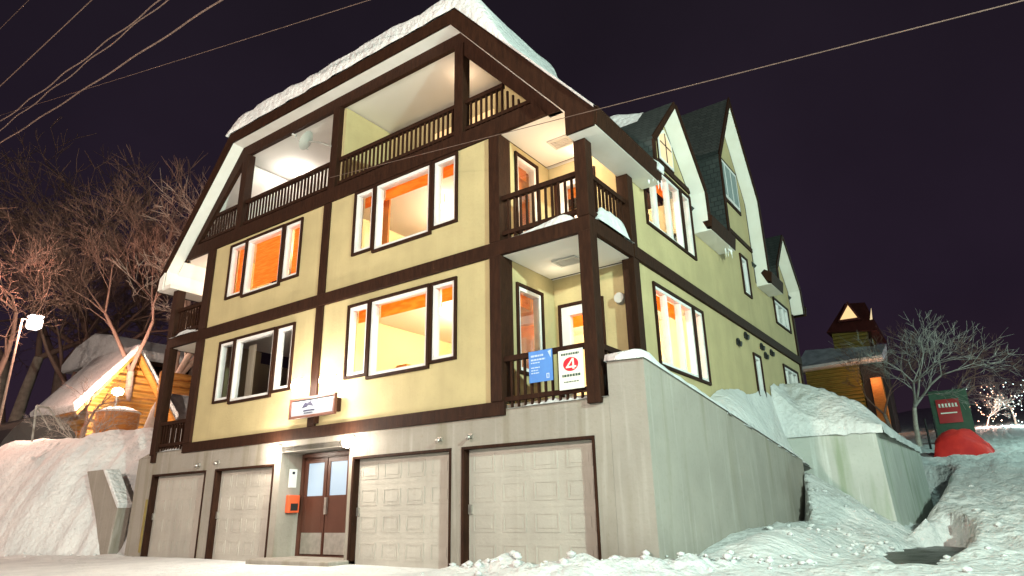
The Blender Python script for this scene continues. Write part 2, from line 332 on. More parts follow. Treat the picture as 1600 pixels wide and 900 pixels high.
# loose lumps of snow along the foot of the walls and banks
random.seed(12); lm = MB()
for i in range(330):
    k = random.random()
    if k < .42: x = random.uniform(8, 13.4); y = -.75+max(0, x-11)*1.25+random.gauss(0, .35)
    elif k < .72: x = random.uniform(11.9, 13.9); y = random.uniform(4, 10.5)
    elif k < .9: x = random.uniform(14.6, 19); y = random.uniform(1.5, 16)
    else: x = random.uniform(-11, -5); y = -1.35+.386*(x+9.4)+random.gauss(-.1, .2)
    rr = min(.08, random.expovariate(32)+.012); z = ground(x, y)+rr*.3; c = V((x, y, z)); vs = []
    for (a, b, d) in ((1,0,0),(-1,0,0),(0,1,0),(0,-1,0),(0,0,1),(0,0,-1),(.7,.7,.5),(-.7,.7,.5),(.7,-.7,.5),(-.7,-.7,.5)): vs.append(V((a, b, d*.8))*rr*random.uniform(.75, 1.25)+c)
    lm.add(vs, [(4,6,7),(4,7,9),(4,9,8),(4,8,6),(0,2,6),(2,7,6),(2,1,7),(1,9,7),(1,3,9),(3,8,9),(3,0,8),(0,6,8),(5,2,0),(5,1,2),(5,3,1),(5,0,3)])
tag(lm.build('snow_lumps', 'snow', smooth=True), 'loose lumps of ploughed snow scattered along the foot of the walls and banks', 'snow', kind='stuff')

# ================================================================== CHALET
H = thing('chalet', (3.5, 7, 0), 'large yellow timber framed chalet with a snowy roof above four garage doors', 'house')
XW = 10.82
# window openings: (u0,u1,v0,v1)
WA = (4.36, 7.6, 3.93, 5.68); WB = (4.36, 7.6, 6.95, 8.65); WC = (-.98, 2.22, 6.9, 8.56); WD = (-.95, 2.28, 3.93, 5.64)
hs = [WA, WB, WC, WD]
hs = [(h[0]+.03, h[1]-.03, h[2]+.03, h[3]-.03) for h in hs]
wall(MB(), TF, -2.1, 8.75, 2.93, 8.7, hs).build('front_wall', 'stucco', H)
sideh = [(2.76, 5.62, 3.83, 5.57), (2.76, 5.62, 7.02, 8.72), (9.75, 10.4, 7.15, 8.4), (9.75, 10.4, 4.0, 5.27), (13.2, 15.0, 6.98, 7.82), (13.2, 15.0, 4.2, 5.48)]
wall(MB(), TX(XW), 1.95, 15.8, 2.0, 7.86, sideh).build('side_wall', 'stucco', H)
# balcony recess walls (right): facing right at x=8.8, facing front at y=1.95
for (a, b, wn, dr) in ((2.93, 5.87, (.5, 1.45, 3.6, 5.42), (8.95, 10.0, 3.0, 5.22)), (6.17, 8.66, (.55, 1.42, 6.6, 8.46), (8.98, 10.0, 6.2, 8.30))):
    wall(MB(), TX(8.80), .02, 1.95, a, b, [wn], .12).build('balcony_wall', 'stucco', H)
    wall(MB(), TY(1.95), 8.80, XW-.2, a, b, [dr], .12).build('balcony_wall', 'stucco', H)
# left recess
for a, b in ((2.93, 5.87), (6.17, 8.66)):
    MB().box(-2.1, -1.98, .2, 1.9, a, b).build('balcony_wall', 'stucco', H)
    MB().box(-3.75, -2.1, 1.9, 2.05, a, b).build('balcony_wall', 'stucco', H)
MB().box(-3.75, -3.6, 2.05, 15.8, 2.0, 7.86).build('side_wall', 'stucco', H)
MB().box(-3.75, XW, 15.65, 15.8, 2.0, 7.86).build('rear_wall', 'stucco', H)
# floors
MB().box(-3.75, 10.8, .06, 15.6, 2.62, 2.88).build('floor_slab', 'conc', H)
f = MB(); f.box(-3.72, 10.78, .03, 15.6, 5.9, 6.1); f.build('floor_slab', 'wood', H)
MB().box(-1.97, 8.67, .2, 15.6, 5.86, 5.898).build('room_ceiling', 'ceil', H)
MB().box(8.82, 10.78, .03, 1.82, 5.86, 5.898).build('balcony_ceiling', 'ceil', H); MB().box(-3.7, -2.12, .03, 1.89, 5.86, 5.898).build('balcony_ceiling', 'ceil', H)
MB().box(8.68, 10.6, 1.96, 15.6, 5.86, 5.897).build('room_ceiling', 'ceil', H)
f = MB(); f.box(-3.3, 10.1, .03, 15.6, 8.74, 8.95); f.build('floor_slab', 'wood', H)
MB().box(-1.97, 8.67, .2, 15.6, 8.66, 8.735).build('room_ceiling', 'ceil', H); MB().box(8.82, 10.64, .03, 1.82, 8.66, 8.735).build('balcony_ceiling', 'ceil', H)
MB().box(-3.9, -2.12, .03, 1.89, 8.66, 8.735).build('balcony_ceiling', 'ceil', H)
MB().box(10.62, 10.66, -.3, 2.2, 7.86, 8.66).build('eave_inner_board', 'ceil', H); MB().box(-4.0, -3.94, -.345, 2.2, 7.86, 8.45).build('eave_inner_board', 'ceil', H)
MB().box(8.68, 10.6, 1.96, 2.72, 8.66, 8.735).build('room_ceiling', 'ceil', H)
# partitions of the rooms
for z0, z1 in ((2.9, 5.85), (6.12, 8.65)):
    MB().box(3.2, 3.3, .2, 6.5, z0, z1).build('partition', 'cream', H)
    MB().box(3.3, 10.6, 6.5, 6.6, z0, z1).build('partition', 'cream', H)
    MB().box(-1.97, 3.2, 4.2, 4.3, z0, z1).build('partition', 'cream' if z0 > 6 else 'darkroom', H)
for (px, py, yy, col_) in ((694, 322, 1.4, 0), (690, 486, 1.5, 0)):
    p = at(px, py, 1, yy); MB().lathe(p, [(0, -.09), (.07, -.06), (.09, 0), (.06, .06), (0, .09)], 12).build('pendant_lamp', 'lampglow', H, smooth=True); MB().tube(p, (p.x, p.y, p.z+.35), .008).build('cord', 'black', H)
for z in (2.9, 6.12):
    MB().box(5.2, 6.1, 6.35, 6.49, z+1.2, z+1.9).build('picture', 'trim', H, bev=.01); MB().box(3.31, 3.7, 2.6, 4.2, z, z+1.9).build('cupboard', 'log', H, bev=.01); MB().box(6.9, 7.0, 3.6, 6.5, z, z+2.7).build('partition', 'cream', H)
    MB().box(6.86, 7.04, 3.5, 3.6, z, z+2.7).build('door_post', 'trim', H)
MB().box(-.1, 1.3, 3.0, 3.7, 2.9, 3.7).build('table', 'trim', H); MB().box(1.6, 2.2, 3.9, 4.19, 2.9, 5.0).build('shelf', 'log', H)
def room(x, y, z, p, c=(1, .74, .42), r=.12): light('room_light', (x, y, z), p, c, r)
room(6.2, 3.0, 5.3, 620); room(8.9, 4.4, 5.2, 420, (1, .82, .6)); room(6.0, 2.8, 8.15, 560); room(9.0, 4.4, 8.1, 420, (1, .82, .62)); room(.7, 2.2, 8.1, 620, (1, .66, .34))
light('room_light', (1.0, 3.4, 4.4), 6, (1, .5, .35), .2)

# ---- windows
def unit(T, u0, u1, v0, v1, parent=H, casing=.065, fr_=.072, blind=None, bmat='orange', mull=(), label=None, pane=True, name='window', w=.03):
    c = MB(); c.ring(T, u0, u1, v0, v1, casing, -.10, w+.02); c = c.build(name, 'wood', parent, bev=.004)
    a, b, d, e = u0+casing, u1-casing, v0+casing, v1-casing
    f = MB(); f.ring(T, a, b, d, e, fr_, -.14, w-.02)
    for mu in mull: f.tbox(T, mu-.05, mu+.05, d+fr_, e-fr_, -.13, w-.03)
    f.build('window_frame', 'white', c, bev=.004)
    if pane: MB().tbox(T, a+fr_-.01, b-fr_+.01, d+fr_-.01, e-fr_+.01, -.065, -.059).build('pane', 'glass', c)
    if blind is not None:
        MB().tbox(T, a+.05, b-.05, e-fr_-blind, e-.03, -.23, -.22).build('blind', bmat, c)
    if label: c['label'] = label
    return c
def triple(W, us, blind, bm='orange'):
    u0, u1, v0, v1 = W
    unit(TF, u0-.06, us[0], v0-.02, v1, blind=blind, bmat=bm); unit(TF, us[0], us[1], v0-.11, v1, blind=blind, bmat=bm, w=.045); unit(TF, us[1], u1+.06, v0-.02, v1, blind=blind, bmat=bm)
triple(WA, (5.05, 6.92), .26); triple(WB, (5.03, 6.90), .24)
triple(WC, (-.22, 1.5), 1.3, 'oblind'); 
u0, u1, v0, v1 = WD
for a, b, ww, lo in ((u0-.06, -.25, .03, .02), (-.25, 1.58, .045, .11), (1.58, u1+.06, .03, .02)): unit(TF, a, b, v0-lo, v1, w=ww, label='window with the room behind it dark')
for a, b in ((-.1, .22), (1.72, 1.9)): MB().box(a, b, .32, .34, 4.0, 5.45).build('curtain', 'wcurt', H)
# stained red reveal in the left light of the upper window
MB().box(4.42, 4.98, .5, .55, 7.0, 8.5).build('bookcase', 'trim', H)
TS = TX(XW)
for v0, v1, nm in ((3.76, 5.62, 'E'), (6.97, 8.77, 'F')):
    unit(TS, 2.70, 5.0, v0, v1, blind=.30, mull=(3.42, 4.24)); unit(TS, 5.0, 5.68, v0, v1, blind=.30)
    for a, b in ((2.85, 3.25), (3.55, 4.0), (5.2, 5.5)): MB().box(XW-.5, XW-.48, a, b, v0+.1, v1-.45).build('curtain', 'wcurt', H)
for v0, v1 in ((7.12, 8.45), (3.97, 5.30)):
    c = unit(TS, 9.70, 10.45, v0, v1, fr_=.09); MB().box(XW-.3, XW-.27, 9.75, 10.4, v0, v1).build('blind', 'curtain', H)
for v0, v1 in ((6.93, 7.88), (4.15, 5.52)):
    c = unit(TS, 13.12, 15.08, v0, v1, mull=(13.75, 14.45), fr_=.08); MB().box(XW-.3, XW-.27, 13.2, 15.0, v0, v1).build('blind', 'curtain', H)
# balcony windows and doors
for (u0, u1, v0, v1), z in (((.48, 1.47, 3.55, 5.44), 0), ((.53, 1.44, 6.55, 8.5), 1)):
    unit(TX(8.80), u0, u1, v0, v1, blind=.22, fr_=.08)
for (u0, u1, v0, v1) in ((8.92, 10.03, 2.95, 5.25), (8.95, 10.03, 6.19, 8.33)):
    c = unit(TY(1.95), u0, u1, v0, v1, name='balcony_door', fr_=.20, blind=.22)
MB().box(8.3, 8.45, 1.0, 1.9, 3.0, 5.5).build('inner_door_frame', 'trim', H); MB().box(8.3, 8.45, 1.1, 1.7, 6.2, 8.5).build('inner_door_frame', 'trim', H)

# ---- timber frame
def beam(*a, n='beam'): return MB().box(*a).build(n, 'wood', H, bev=.006)
beam(-2.2, 8.86, -.06, .03, 2.68, 2.94)
beam(-3.86, 10.88, -.07, .03, 5.87, 6.17)
beam(XW-.05, XW+.075, 1.8, 15.84, 5.88, 6.165)
beam(XW-.18, XW+.06, .03, 1.8, 5.872, 6.168); beam(-3.85, -3.63, .03, 1.9, 5.872, 6.168)
for z0, z1 in ((2.94, 5.87), (6.17, 8.65)):
    beam(-2.16, -1.82, -.085, .10, z0, z1, n='post'); beam(3.134, 3.40, -.05, .03, z0, z1, n='post'); beam(8.56, 8.83, -.085, .34, z0, z1, n='post')
for z0, z1 in ((2.70, 5.87), (6.17, 7.86)):
    beam(10.63, 10.89, -.09, .17, z0, z1, n='post'); beam(-3.86, -3.6, -.09, .17, z0, min(z1, 7.715), n='post')
    beam(10.62, 10.885, 1.72, 1.99, z0, z1, n='post')
beam(-3.80, -3.6, -.07, .1, 2.5, 2.72, n='post')
beam(XW-.02, XW+.05, 15.62, 15.84, 2.2, 7.8, n='post')
# beam D with roof-edge cut
MB().prism(TF, [(-3.42, 8.66), (10.02, 8.66), (9.72, 9.04), (-3.1, 9.04)], -.03, .07).build('beam', 'wood', H)
# ---- roof profile
K1, K2 = (-1.07, 11.86), (7.68, 11.86); E1, E2 = (-3.98, 8.28), (10.66, 8.28)
def off(p, d):  # outward offset for the lower-line points
    return p
nR = V((.766, .642)); nL = V((-.776, .631)); TH = .33
O = [(-4.34, 8.05), (-1.22, 12.19), (7.87, 12.19), (11.30, 8.08)]
# fascia boards (front and rear)
for y0, y1 in ((-.41, -.35), (16.05, 16.1)):
    f = MB(); T = TY(0)
    f.prism(T, [E1, K1, O[1], O[0]], -y1, -y0); f.prism(T, [K1, K2, O[2], O[1]], -y1, -y0); f.prism(T, [K2, E2, O[3], O[2]], -y1, -y0)
    f.prism(T, [E2, (10.66, 7.76), (11.26, 7.76), O[3]], -y1, -y0); f.prism(T, [(-4.22, 8.12), O[0], (-4.36, 7.72), (-4.26, 7.72)], -y1, -y0)
    f.build('bargeboard', 'wood', H)
# white soffit under the front overhang
s = MB(); T = TY(0)
for a, b in ((E1, K1), (K1, K2), (K2, E2)):
    a = V(a); b = V(b); d = (b-a).normalized(); n = V((-d.y, d.x))
    s.prism(T, [a, b, b+n*.03, a+n*.03], -.0, .35)
s.build('soffit', 'soffit', H)
sx = MB(); a = V((-4.34, 7.81)); b = V(E1); d = (b-a).normalized(); n = V((-d.y, d.x)); sx.prism(TY(0), [a, b, b+n*.03, a+n*.03], .0, .35); sx.build('soffit', 'soffit', H)
MB().prism(TY(0), [E1, (-4.22, 8.12), (-4.26, 7.73), (-3.98, 7.73)], .36, .40).build('eave_end', 'soffit', H)
# inner timber frame of the gable
def band(poly_a, poly_b, th, y0, y1):
    a = V(poly_a); b = V(poly_b); d = (b-a).normalized(); n = V((d.y, -d.x))
    MB().prism(TY(0), [a, b, b+n*th, a+n*th], -y1, -y0).build('gable_frame', 'wood', H)
q = MB()
il = [(-3.42, 8.66), (-.86, 11.52), (7.48, 11.52), (10.02, 8.66)]
lo = [(-3.70, 8.66), K1, K2, (10.36, 8.66)]
for i in range(3): q.prism(TY(0), [lo[i], lo[i+1], il[i+1], il[i]], -.12, .0)
q.build('gable_frame', 'wood', H)
# roof planes
r = MB()
def slab(mb, a, b, y0, y1, th):
    a = V(a); b = V(b); d = (b-a).normalized(); n = V((-d.y, d.x)); mb.prism(TY(0), [a, b, b+n*th, a+n*th], -y1, -y0)
cE2, cK2, cK1, cE1 = V((10.70, 8.30)), V((7.71, 11.90)), V((-1.10, 11.90)), V((-4.01, 8.32))
dirR = (cE2-cK2).normalized()
slab(r, cE1, cK1, -.35, 16.05, .27); r.build('roof', 'shingle', H); r = MB()
segs = [(-.35, 2.72), (5.68, 7.75), (11.05, 12.8), (15.6, 16.05)]
for a, b in segs: slab(r, cK2, cE2, a, b, .27)
for a, b in ((2.72, 5.68), (12.8, 15.6)): slab(r, cK2, cK2+dirR*2.1, a, b, .27)
slab(r, cK2, cK2+dirR*.4, 7.75, 11.05, .27)
r.build('roof', 'shingle', H)
h = MB(); h.add([(-1.2, -.35, 12.12), (7.85, -.35, 12.12), (7.85, 16.05, 12.12), (-1.2, 16.05, 12.12), (3.3, 4.0, 13.4), (3.3, 12, 13.4)], [(0, 1, 4), (1, 2, 5, 4), (2, 3, 5), (3, 0, 4, 5), (0, 3, 2, 1)])
h.build('upper_roof', 'shingle', H)
MB().box(-1.2, 7.8, .122, 15.9, 11.54, 11.58).build('balcony_ceiling', 'ceil', H)
for a, b, y_ in ((V((-3.93, 8.29)), V((-1.07, 11.86)), 3.1), (V((7.68, 11.86)), V((10.65, 8.28)), 2.7)): s = MB(); slab(s, a, b, 0.0, y_, .02); s.build('sloping_ceiling', 'ceil', H)
# eave boxes along the sides, between the dormers
for a, b in ((-.35, 2.62), (5.8, 7.7), (11.3, 12.7)):
    MB().box(10.66, 11.27, a, b, 7.77, 7.87).build('eave_soffit', 'soffit', H)
    MB().prism(TY(0), [(11.18, 7.80), (11.29, 7.78), (11.34, 8.16), (11.12, 8.3), (11.0, 8.2)], -b, -a).build('eave_fascia', 'wood', H)
MB().box(-4.32, -3.6, -.35, 16.05, 7.72, 7.85).build('eave_soffit', 'soffit', H); MB().box(-4.36, -4.3, -.36, 16.05, 7.70, 8.15).build('eave_fascia', 'wood', H)
# top floor behind the balcony
MB().prism(TY(0), [(3.6, 9.0), (10.0, 9.0), (8.0, 11.45), (3.6, 11.45)], -1.85, -1.72).build('top_wall', 'stucco', H); MB().box(3.46, 3.58, .12, 3.0, 9.0, 11.5).build('top_wall', 'stucco', H)
MB().box(-3.2, 3.45, 3.0, 3.12, 9.0, 11.5).build('top_wall', 'ceil', H)
MB().box(5.4, 7.4, 1.66, 1.71, 9.1, 10.75).build('balcony_window', 'litwin', H)
for x0, x1 in ((-.96, -.70), (3.22, 3.48), (7.54, 7.80)): beam(x0, x1, -.04, .22, 9.04, 11.52, n='post')
light('balcony_light', (-.4, 1.5, 11.25), 65, (1, .93, .86), .1); MB().lathe((-.4, 1.5, 11.40), [(.0, .1), (.14, .1), (.13, .02), (.0, 0)]).build('ceiling_lamp', 'lampglow', H, smooth=True)
light('balcony_light', (7.0, .9, 11.2), 10, (1, .70, .45), .12)
# ---- balcony railings
def railing(T, u0, u1, z0, ztop, zbot, name='railing', sp=.145, clip=None, w0=-.05, w1=.05, bw=.04):
    m = MB(); a0, a1 = (u0, u1)
    def lim(z): return clip(z) if clip else (u0, u1)
    l, r = lim(ztop); m.tbox(T, max(u0, l), min(u1, r), ztop-.10, ztop, w0, w1)
    l, r = lim(zbot); m.tbox(T, max(u0, l), min(u1, r), zbot, zbot+.085, w0+.01, w1-.01)
    n = max(2, round((u1-u0)/sp))
    for i in range(1, n):
        u = u0+(u1-u0)*i/n; l, r = lim(zbot); l2, r2 = lim(ztop)
        if not (l < u < r): continue
        zt = ztop-.09
        if not (l2 < u < r2): zt = min(zt, clip(None, u)-.12)
        if zt > z0+.1: m.tbox(T, u-bw/2, u+bw/2, z0, zt, -.022, .022)
    return m.build(name, 'wood', H)
def rake(z, u=None):
    if u is not None: return 11.52-(u-7.48)*1.126 if u > 3 else 11.52-(-.86-u)*1.117
    return (-.86-(11.52-z)/1.117, 7.48+(11.52-z)/1.126)
for a, b in ((-3.1, -.96), (-.70, 3.22), (3.48, 7.54), (7.80, 9.7)): railing(TY(.09), a, b, 9.04, 9.96, 9.17, clip=rake)
railing(TY(.04), 8.83, 10.63, 6.17, 7.18, 6.30, sp=.155); railing(TY(.04), 8.83, 10.63, 2.78, 3.79, 2.93, sp=.155)
railing(TX(10.76), .17, 1.72, 6.17, 7.18, 6.30, sp=.155); railing(TX(10.76), .17, 1.72, 2.78, 3.79, 2.93, sp=.155)
railing(TY(.04), -3.6, -2.16, 6.17, 7.10, 6.30, sp=.14); railing(TY(.04), -3.6, -2.16, 2.78, 3.64, 2.93, sp=.14)
railing(TX(-3.73), .17, 1.9, 6.17, 7.10, 6.30, sp=.14); railing(TX(-3.73), .17, 1.9, 2.78, 3.64, 2.93, sp=.14)
for z in (5.855, 8.655):
    v = MB(); v.ring(lambda u, v_, w_: (u, v_, z-w_), 9.45, 10.0, .85, 1.25, .05, 0, .03)
    for i in range(5): v.box(9.5, 9.95, .92+i*.06, .95+i*.06, z-.02, z)
    v.build('ceiling_vent', 'grey', H)
light('balcony_light', (9.75, 1.1, 7.75), 62, (1, .68, .40), .12); MB().lathe((9.9, 1.6, 8.5), [(.0, .15), (.09, .14), (.08, .02), (0, 0)], 12).build('ceiling_lamp', 'lampglow', H, smooth=True)  # added lamp and light standing in for the window glow on this balcony
light('balcony_light', (9.3, 1.3, 5.45), 7, (1, .86, .6), .08)
light('balcony_light', (-2.9, 1.3, 8.0), 60, (1, .80, .70), .1); MB().lathe((-2.9, 1.3, 8.5), [(.0, .15), (.09, .14), (.08, .02), (0, 0)], 12).build('ceiling_lamp', 'lampglow', H, smooth=True)
# ---- dormers on the side roof
def dormer(yc, hw, zk, za, trimz=None):
    T = TX(XW); e = .14
    def P(s, q): return (yc+s*q[0], q[1])
    w_ = MB(); wall(w_, TX(XW), yc-hw, yc+hw, 7.862, zk, sideh, .15); w_.prism(T, [(yc-hw, zk+.001), (yc+hw, zk+.001), (yc, za-.1)], -.15, 0); 
    for s_ in (-1, 1): w_.box(8.0, XW-.15, yc+s_*hw-.06, yc+s_*hw+.06, 7.862, zk)
    d = w_.build('dormer', 'stucco', H)
    rf = MB(); so = MB(); fa = MB()
    for s_ in (-1, 1):
        prof = [(0, za), (hw+.10, zk), (hw+.14, 7.78)]
        for (a, b) in zip(prof, prof[1:]):
            a = V(a); b = V(b); dd = (b-a).normalized(); n = V((dd.y*-1, dd.x)); 
            if n.x < 0: n = -n
            if abs(n.x) < .01: n = V((1, 0))
            q = [P(s_, a), P(s_, b), P(s_, b+n*.12), P(s_, a+n*.12)]
            if a.y == za: q[3] = (yc, za+.12/max(.2, n.y))
            rf.prism(T, q, 7.9-XW, .40)
            fa.prism(T, [P(s_, a-n*.02), P(s_, b-n*.02), P(s_, b+n*.14), q[3] if a.y != za else (yc, za+.15/max(.2, n.y))], .401, .44)
            so.prism(T, [P(s_, a), P(s_, b), P(s_, b-n*.03), P(s_, a-n*.03)], .003, .40)
        so.box(XW+.003, XW+.40, yc+s_*(hw+.11)-.02, yc+s_*(hw+.11)+.02, 7.78, 7.80)
    rf.build('dormer_roof', 'shingle', d); so.build('dormer_soffit', 'soffit', d); fa.build('dormer_bargeboard', 'wood', d)
    if trimz: MB().tbox(T, yc-hw, yc+hw, trimz, trimz+.14, 0, .05).build('dormer_beam', 'wood', d)
    return d
d1 = dormer(4.2, 1.5, 8.86, 10.62, 8.87)
d2 = dormer(9.45, 1.75, 10.7, 13.5, 8.90)
d3 = dormer(14.2, 1.45, 8.7, 10.35)
# pointed lit window in the first dormer
po = [(3.78, 9.06), (4.72, 9.06), (4.72, 9.85), (4.25, 10.15), (3.78, 9.85)]
def inset(poly, t, c): return [(c[0]+(p[0]-c[0])*t, c[1]+(p[1]-c[1])*t) for p in poly]
c = MB().prism(TS, po, .0, .03).build('dormer_window', 'wood', d1); MB().prism(TS, inset(po, .93, (4.25, 9.55)), .03, .045).build('window_frame', 'white', c); MB().prism(TS, inset(po, .78, (4.25, 9.53)), .045, .05).build('pane', 'litwhite', c); q = MB(); q.tbox(TS, 4.23, 4.27, 9.16, 9.98, .05, .06); q.tbox(TS, 3.9, 4.6, 9.60, 9.63, .0505, .059); q.build('glazing_bar', 'wood', c)
c = MB().tbox(TS, 8.35, 10.5, 9.98, 11.5, 0, .04).build('dormer_window', 'wood', d2); MB().tbox(TS, 8.45, 10.4, 10.08, 11.40, .03, .055).build('window_frame', 'white', c)
q = MB(); q.tbox(TS, 8.55, 9.15, 10.18, 11.30, .055, .06); q.tbox(TS, 9.25, 9.72, 10.18, 11.30, .055, .06); q.tbox(TS, 9.82, 10.3, 10.18, 11.30, .055, .06); q.build('pane', 'curtain', c)

# ---- garage level
conc = MB(); dz = 2.17
G = [(-3.66, -.93), (-.50, 1.98), (4.74, 7.54), (7.80, 10.69)]
holes = [(a, b, -.2, dz) for a, b in G] + [(2.22, 4.62, -.2, 2.42)]
wall(conc, TF, -3.78, 11.0, -.2, 2.68, holes, .35)
conc.build('garage_wall', 'conc', H)
MB().box(8.86, 11.0, -.0, .3, 2.681, 2.80).build('balcony_kerb', 'conc', H); MB().box(-3.78, -2.2, 0, .3, 2.681, 2.80).build('balcony_kerb', 'conc', H)
for gi, (a, b) in enumerate(G):
    f = MB(); f.tbox(TF, a, b, dz-.05, dz, -.16, .02); f.tbox(TF, a, a+.06, 0, dz-.05, -.2, .02); f.tbox(TF, b-.05, b, 0, dz-.05, -.16, .02)
    gd = MB(); gd.box(a+.06, b-.05, .15, .19, -.1, dz-.05)
    cols, rows = 4, 4; wd = (b-a-.13)/cols; hh = (dz-.05)/rows
    for i in range(cols):
        for j in range(rows):
            u0 = a+.065+i*wd+.09; u1 = a+.065+(i+1)*wd-.09; z0 = j*hh+.10; z1 = (j+1)*hh-.10
            gd.ring(TY(.15), u0, u1, z0, z1, .03, -.001, .010); gd.box(u0+.07, u1-.07, .142, .1505, z0+.07, z1-.07)
    for j in range(1, rows): gd.box(a+.07, b-.06, .146, .151, j*hh-.01, j*hh+.01)
    g_ = gd.build('garage_door', 'door', H)
    f.build('door_frame', 'wood', g_)
    MB().box(a+.075, a+.14, .10, .15, .95, 1.12).build('handle', 'metal', g_)
# entrance recess
MB().box(2.1, 2.22, .35, .85, -.1, 2.6).build('entrance_side', 'conc', H); MB().box(4.62, 4.7, .35, .85, -.1, 2.6).build('entrance_side', 'conc', H)
MB().box(2.22, 4.62, .0, .85, 2.43, 2.55).build('entrance_ceiling', 'conc', H); MB().box(2.22, 4.62, .8, .9, -.1, 2.42).build('entrance_back', 'brownmetal', H); MB().box(4.085, 4.615, .6, .79, -.1, 2.42).build('entrance_side', 'conc', H); MB().box(2.225, 4.08, .66, .79, 2.29, 2.42).build('transom', 'brownmetal', H)
for a, b, wa, wb in ((2.32, 3.13, 2.44, 3.02), (3.16, 3.97, 3.25, 3.83)):
    d = MB(); wall(d, TY(.64), a, b, .12, 2.28, [(wa, wb, 1.42, 2.18)], .05); d = d.build('entrance_door', 'brownmetal', H, bev=.004)
    MB().box(wa, wb, .66, .67, 1.42, 2.18).build('pane', 'frost', d); MB().box(a+.04, b-.04, .628, .638, .14, .60).build('kick_plate', 'metal', d)
    if a > 3: MB().box(a+.01, a+.08, .58, .635, 1.0, 1.38).build('handle', 'metal', d)
MB().ring(TY(.64), 2.225, 4.08, .02, 2.40, .09, -.01, .04).build('entrance_frame', 'brownmetal', H)
MB().box(2.0, 4.8, -.55, .74, -.1, .09).build('entrance_step', 'conc', H, bev=.02)
def T2(x): return lambda u, v, w: (x+w, u, v)
mbx = MB().box(2.221, 2.36, .22, .52, 1.05, 1.45).build('mailbox', 'mailred', bev=.01); tag(mbx, 'red mailbox on the left side wall of the entrance recess', 'mailbox')
MB().box(2.361, 2.365, .27, .47, 1.1, 1.26).build('mail_slot', 'black', mbx)
ic = MB().box(2.221, 2.25, .25, .47, 1.62, 2.05).build('intercom_panel', 'white', bev=.006); tag(ic, 'white notice panel on the entrance side wall above the red mailbox', 'panel'); MB().box(2.251, 2.255, .33, .40, 1.93, 1.99).build('button', 'signgrey', ic)
MB().box(-3.80, -3.72, -.03, 0, .1, 1.5).build('edge_strip', 'yellow', H);  # thin dull yellow strip left of the first garage door
# icicles and snow at the eave end
ic = MB(); random.seed(4)
for i in range(8):
    y = 2.2+.45*random.random(); x = 11.12+.2*random.random(); L_ = .08+.2*random.random(); ic.tube((x, y, 7.84), (x, y, 7.84-L_), .03, .004, 6)
ic.prism(TY(0), [(11.2, 8.05), (11.36, 7.98), (11.38, 8.16), (11.2, 8.34)], -2.64, -2.35)
tag(ic.build('icicles', 'snow'), 'icicles and snow hanging from the end of the side eave beside the first dormer', 'icicles', kind='stuff')
ic = MB()
for i in range(8):
    y = 7.1+.5*random.random(); x = 11.1+.2*random.random(); L_ = .1+.25*random.random(); ic.tube((x, y, 7.84), (x, y, 7.84-L_), .03, .004, 6)
tag(ic.build('icicles', 'snow'), 'icicles hanging from the short eave between the two tall dormers', 'icicles', kind='stuff')

# ================================================================== things on the chalet
# hooded vents on the side wall
for i, (y, z) in enumerate(((8.38, 5.31), (9.2, 5.66), (10.76, 5.62), (11.09, 5.40), (11.84, 5.62))):
    v = MB(); n = 10
    prof = [(math.cos(t)*.13, math.sin(t)*.13) for t in [math.pi*(k/ n)*1.25-.35 for k in range(n+1)]]
    for a, b in zip(prof, prof[1:]): v.tube((XW+.02, y+a[0], z+a[1]), (XW+.02, y+b[0], z+b[1]), .035, .035, 6)
    v.tube((XW, y, z), (XW+.10, y, z-.02), .07, .08, 10)
    tag(v.build('wall_vent', 'black', smooth=False), ['lowest and nearest of the dark hooded vents under the side beam', 'second dark hooded vent along, close under the side beam', 'third dark hooded vent along, above the narrow ground floor window', 'fourth dark hooded vent along, lowest of the far three', 'farthest dark hooded vent under the side beam'][i], 'vent', 'hooded vents on the side wall')
# oval lamp on the lower balcony back wall
v = MB(); v.tube((10.45, 1.92, 5.1), (10.45, 1.80, 5.1), .13, .11, 14); 
tag(v.build('bulkhead_lamp', 'grey'), 'round unlit bulkhead lamp on the lower balcony wall behind the corner post', 'lamp')
# security spots over the garage doors
for i, (x, z) in enumerate(((-1.3, 2.32), (-.40, 2.34), (7.25, 2.36), (8.02, 2.36))):
    t = thing('security_lamp', (x, 0, z), ['small unlit lamp above the right end of the leftmost garage door', 'small unlit lamp above the left end of the second garage door', 'small unlit lamp above the right end of the third garage door', 'small unlit lamp above the left end of the rightmost garage door'][i], 'lamp', 'small lamps over the garage doors')
    MB().box(x-.05, x+.05, -.04, 0, z-.04, z+.04).build('base', 'metal', t); MB().tube((x, -.04, z), (x+.03, -.13, z-.04), .025, .045, 12).build('lamp_head', 'metal', t, smooth=True)
# lit wall lamps by the entrance
for i, (x, z) in enumerate(((2.14, 2.46), (4.70, 2.48))):
    t = thing('wall_lamp', (x, 0, z), ['glaring white wall lamp left of the entrance', 'glaring white wall lamp right of the entrance, over the third garage door edge'][i], 'lamp', 'lit lamps either side of the entrance')
    MB().box(x-.07, x+.07, -.03, 0, z-.02, z+.14).build('bracket', 'metal', t); MB().lathe((x, -.15, z), [(.0, -.13), (.09, -.10), (.125, 0), (.09, .10), (0, .13)], 14).build('bulb', 'lampglow', t, smooth=True)
    light('wall_lamp_light', (x, -.34, z), 120, (1, .90, .74), .09)
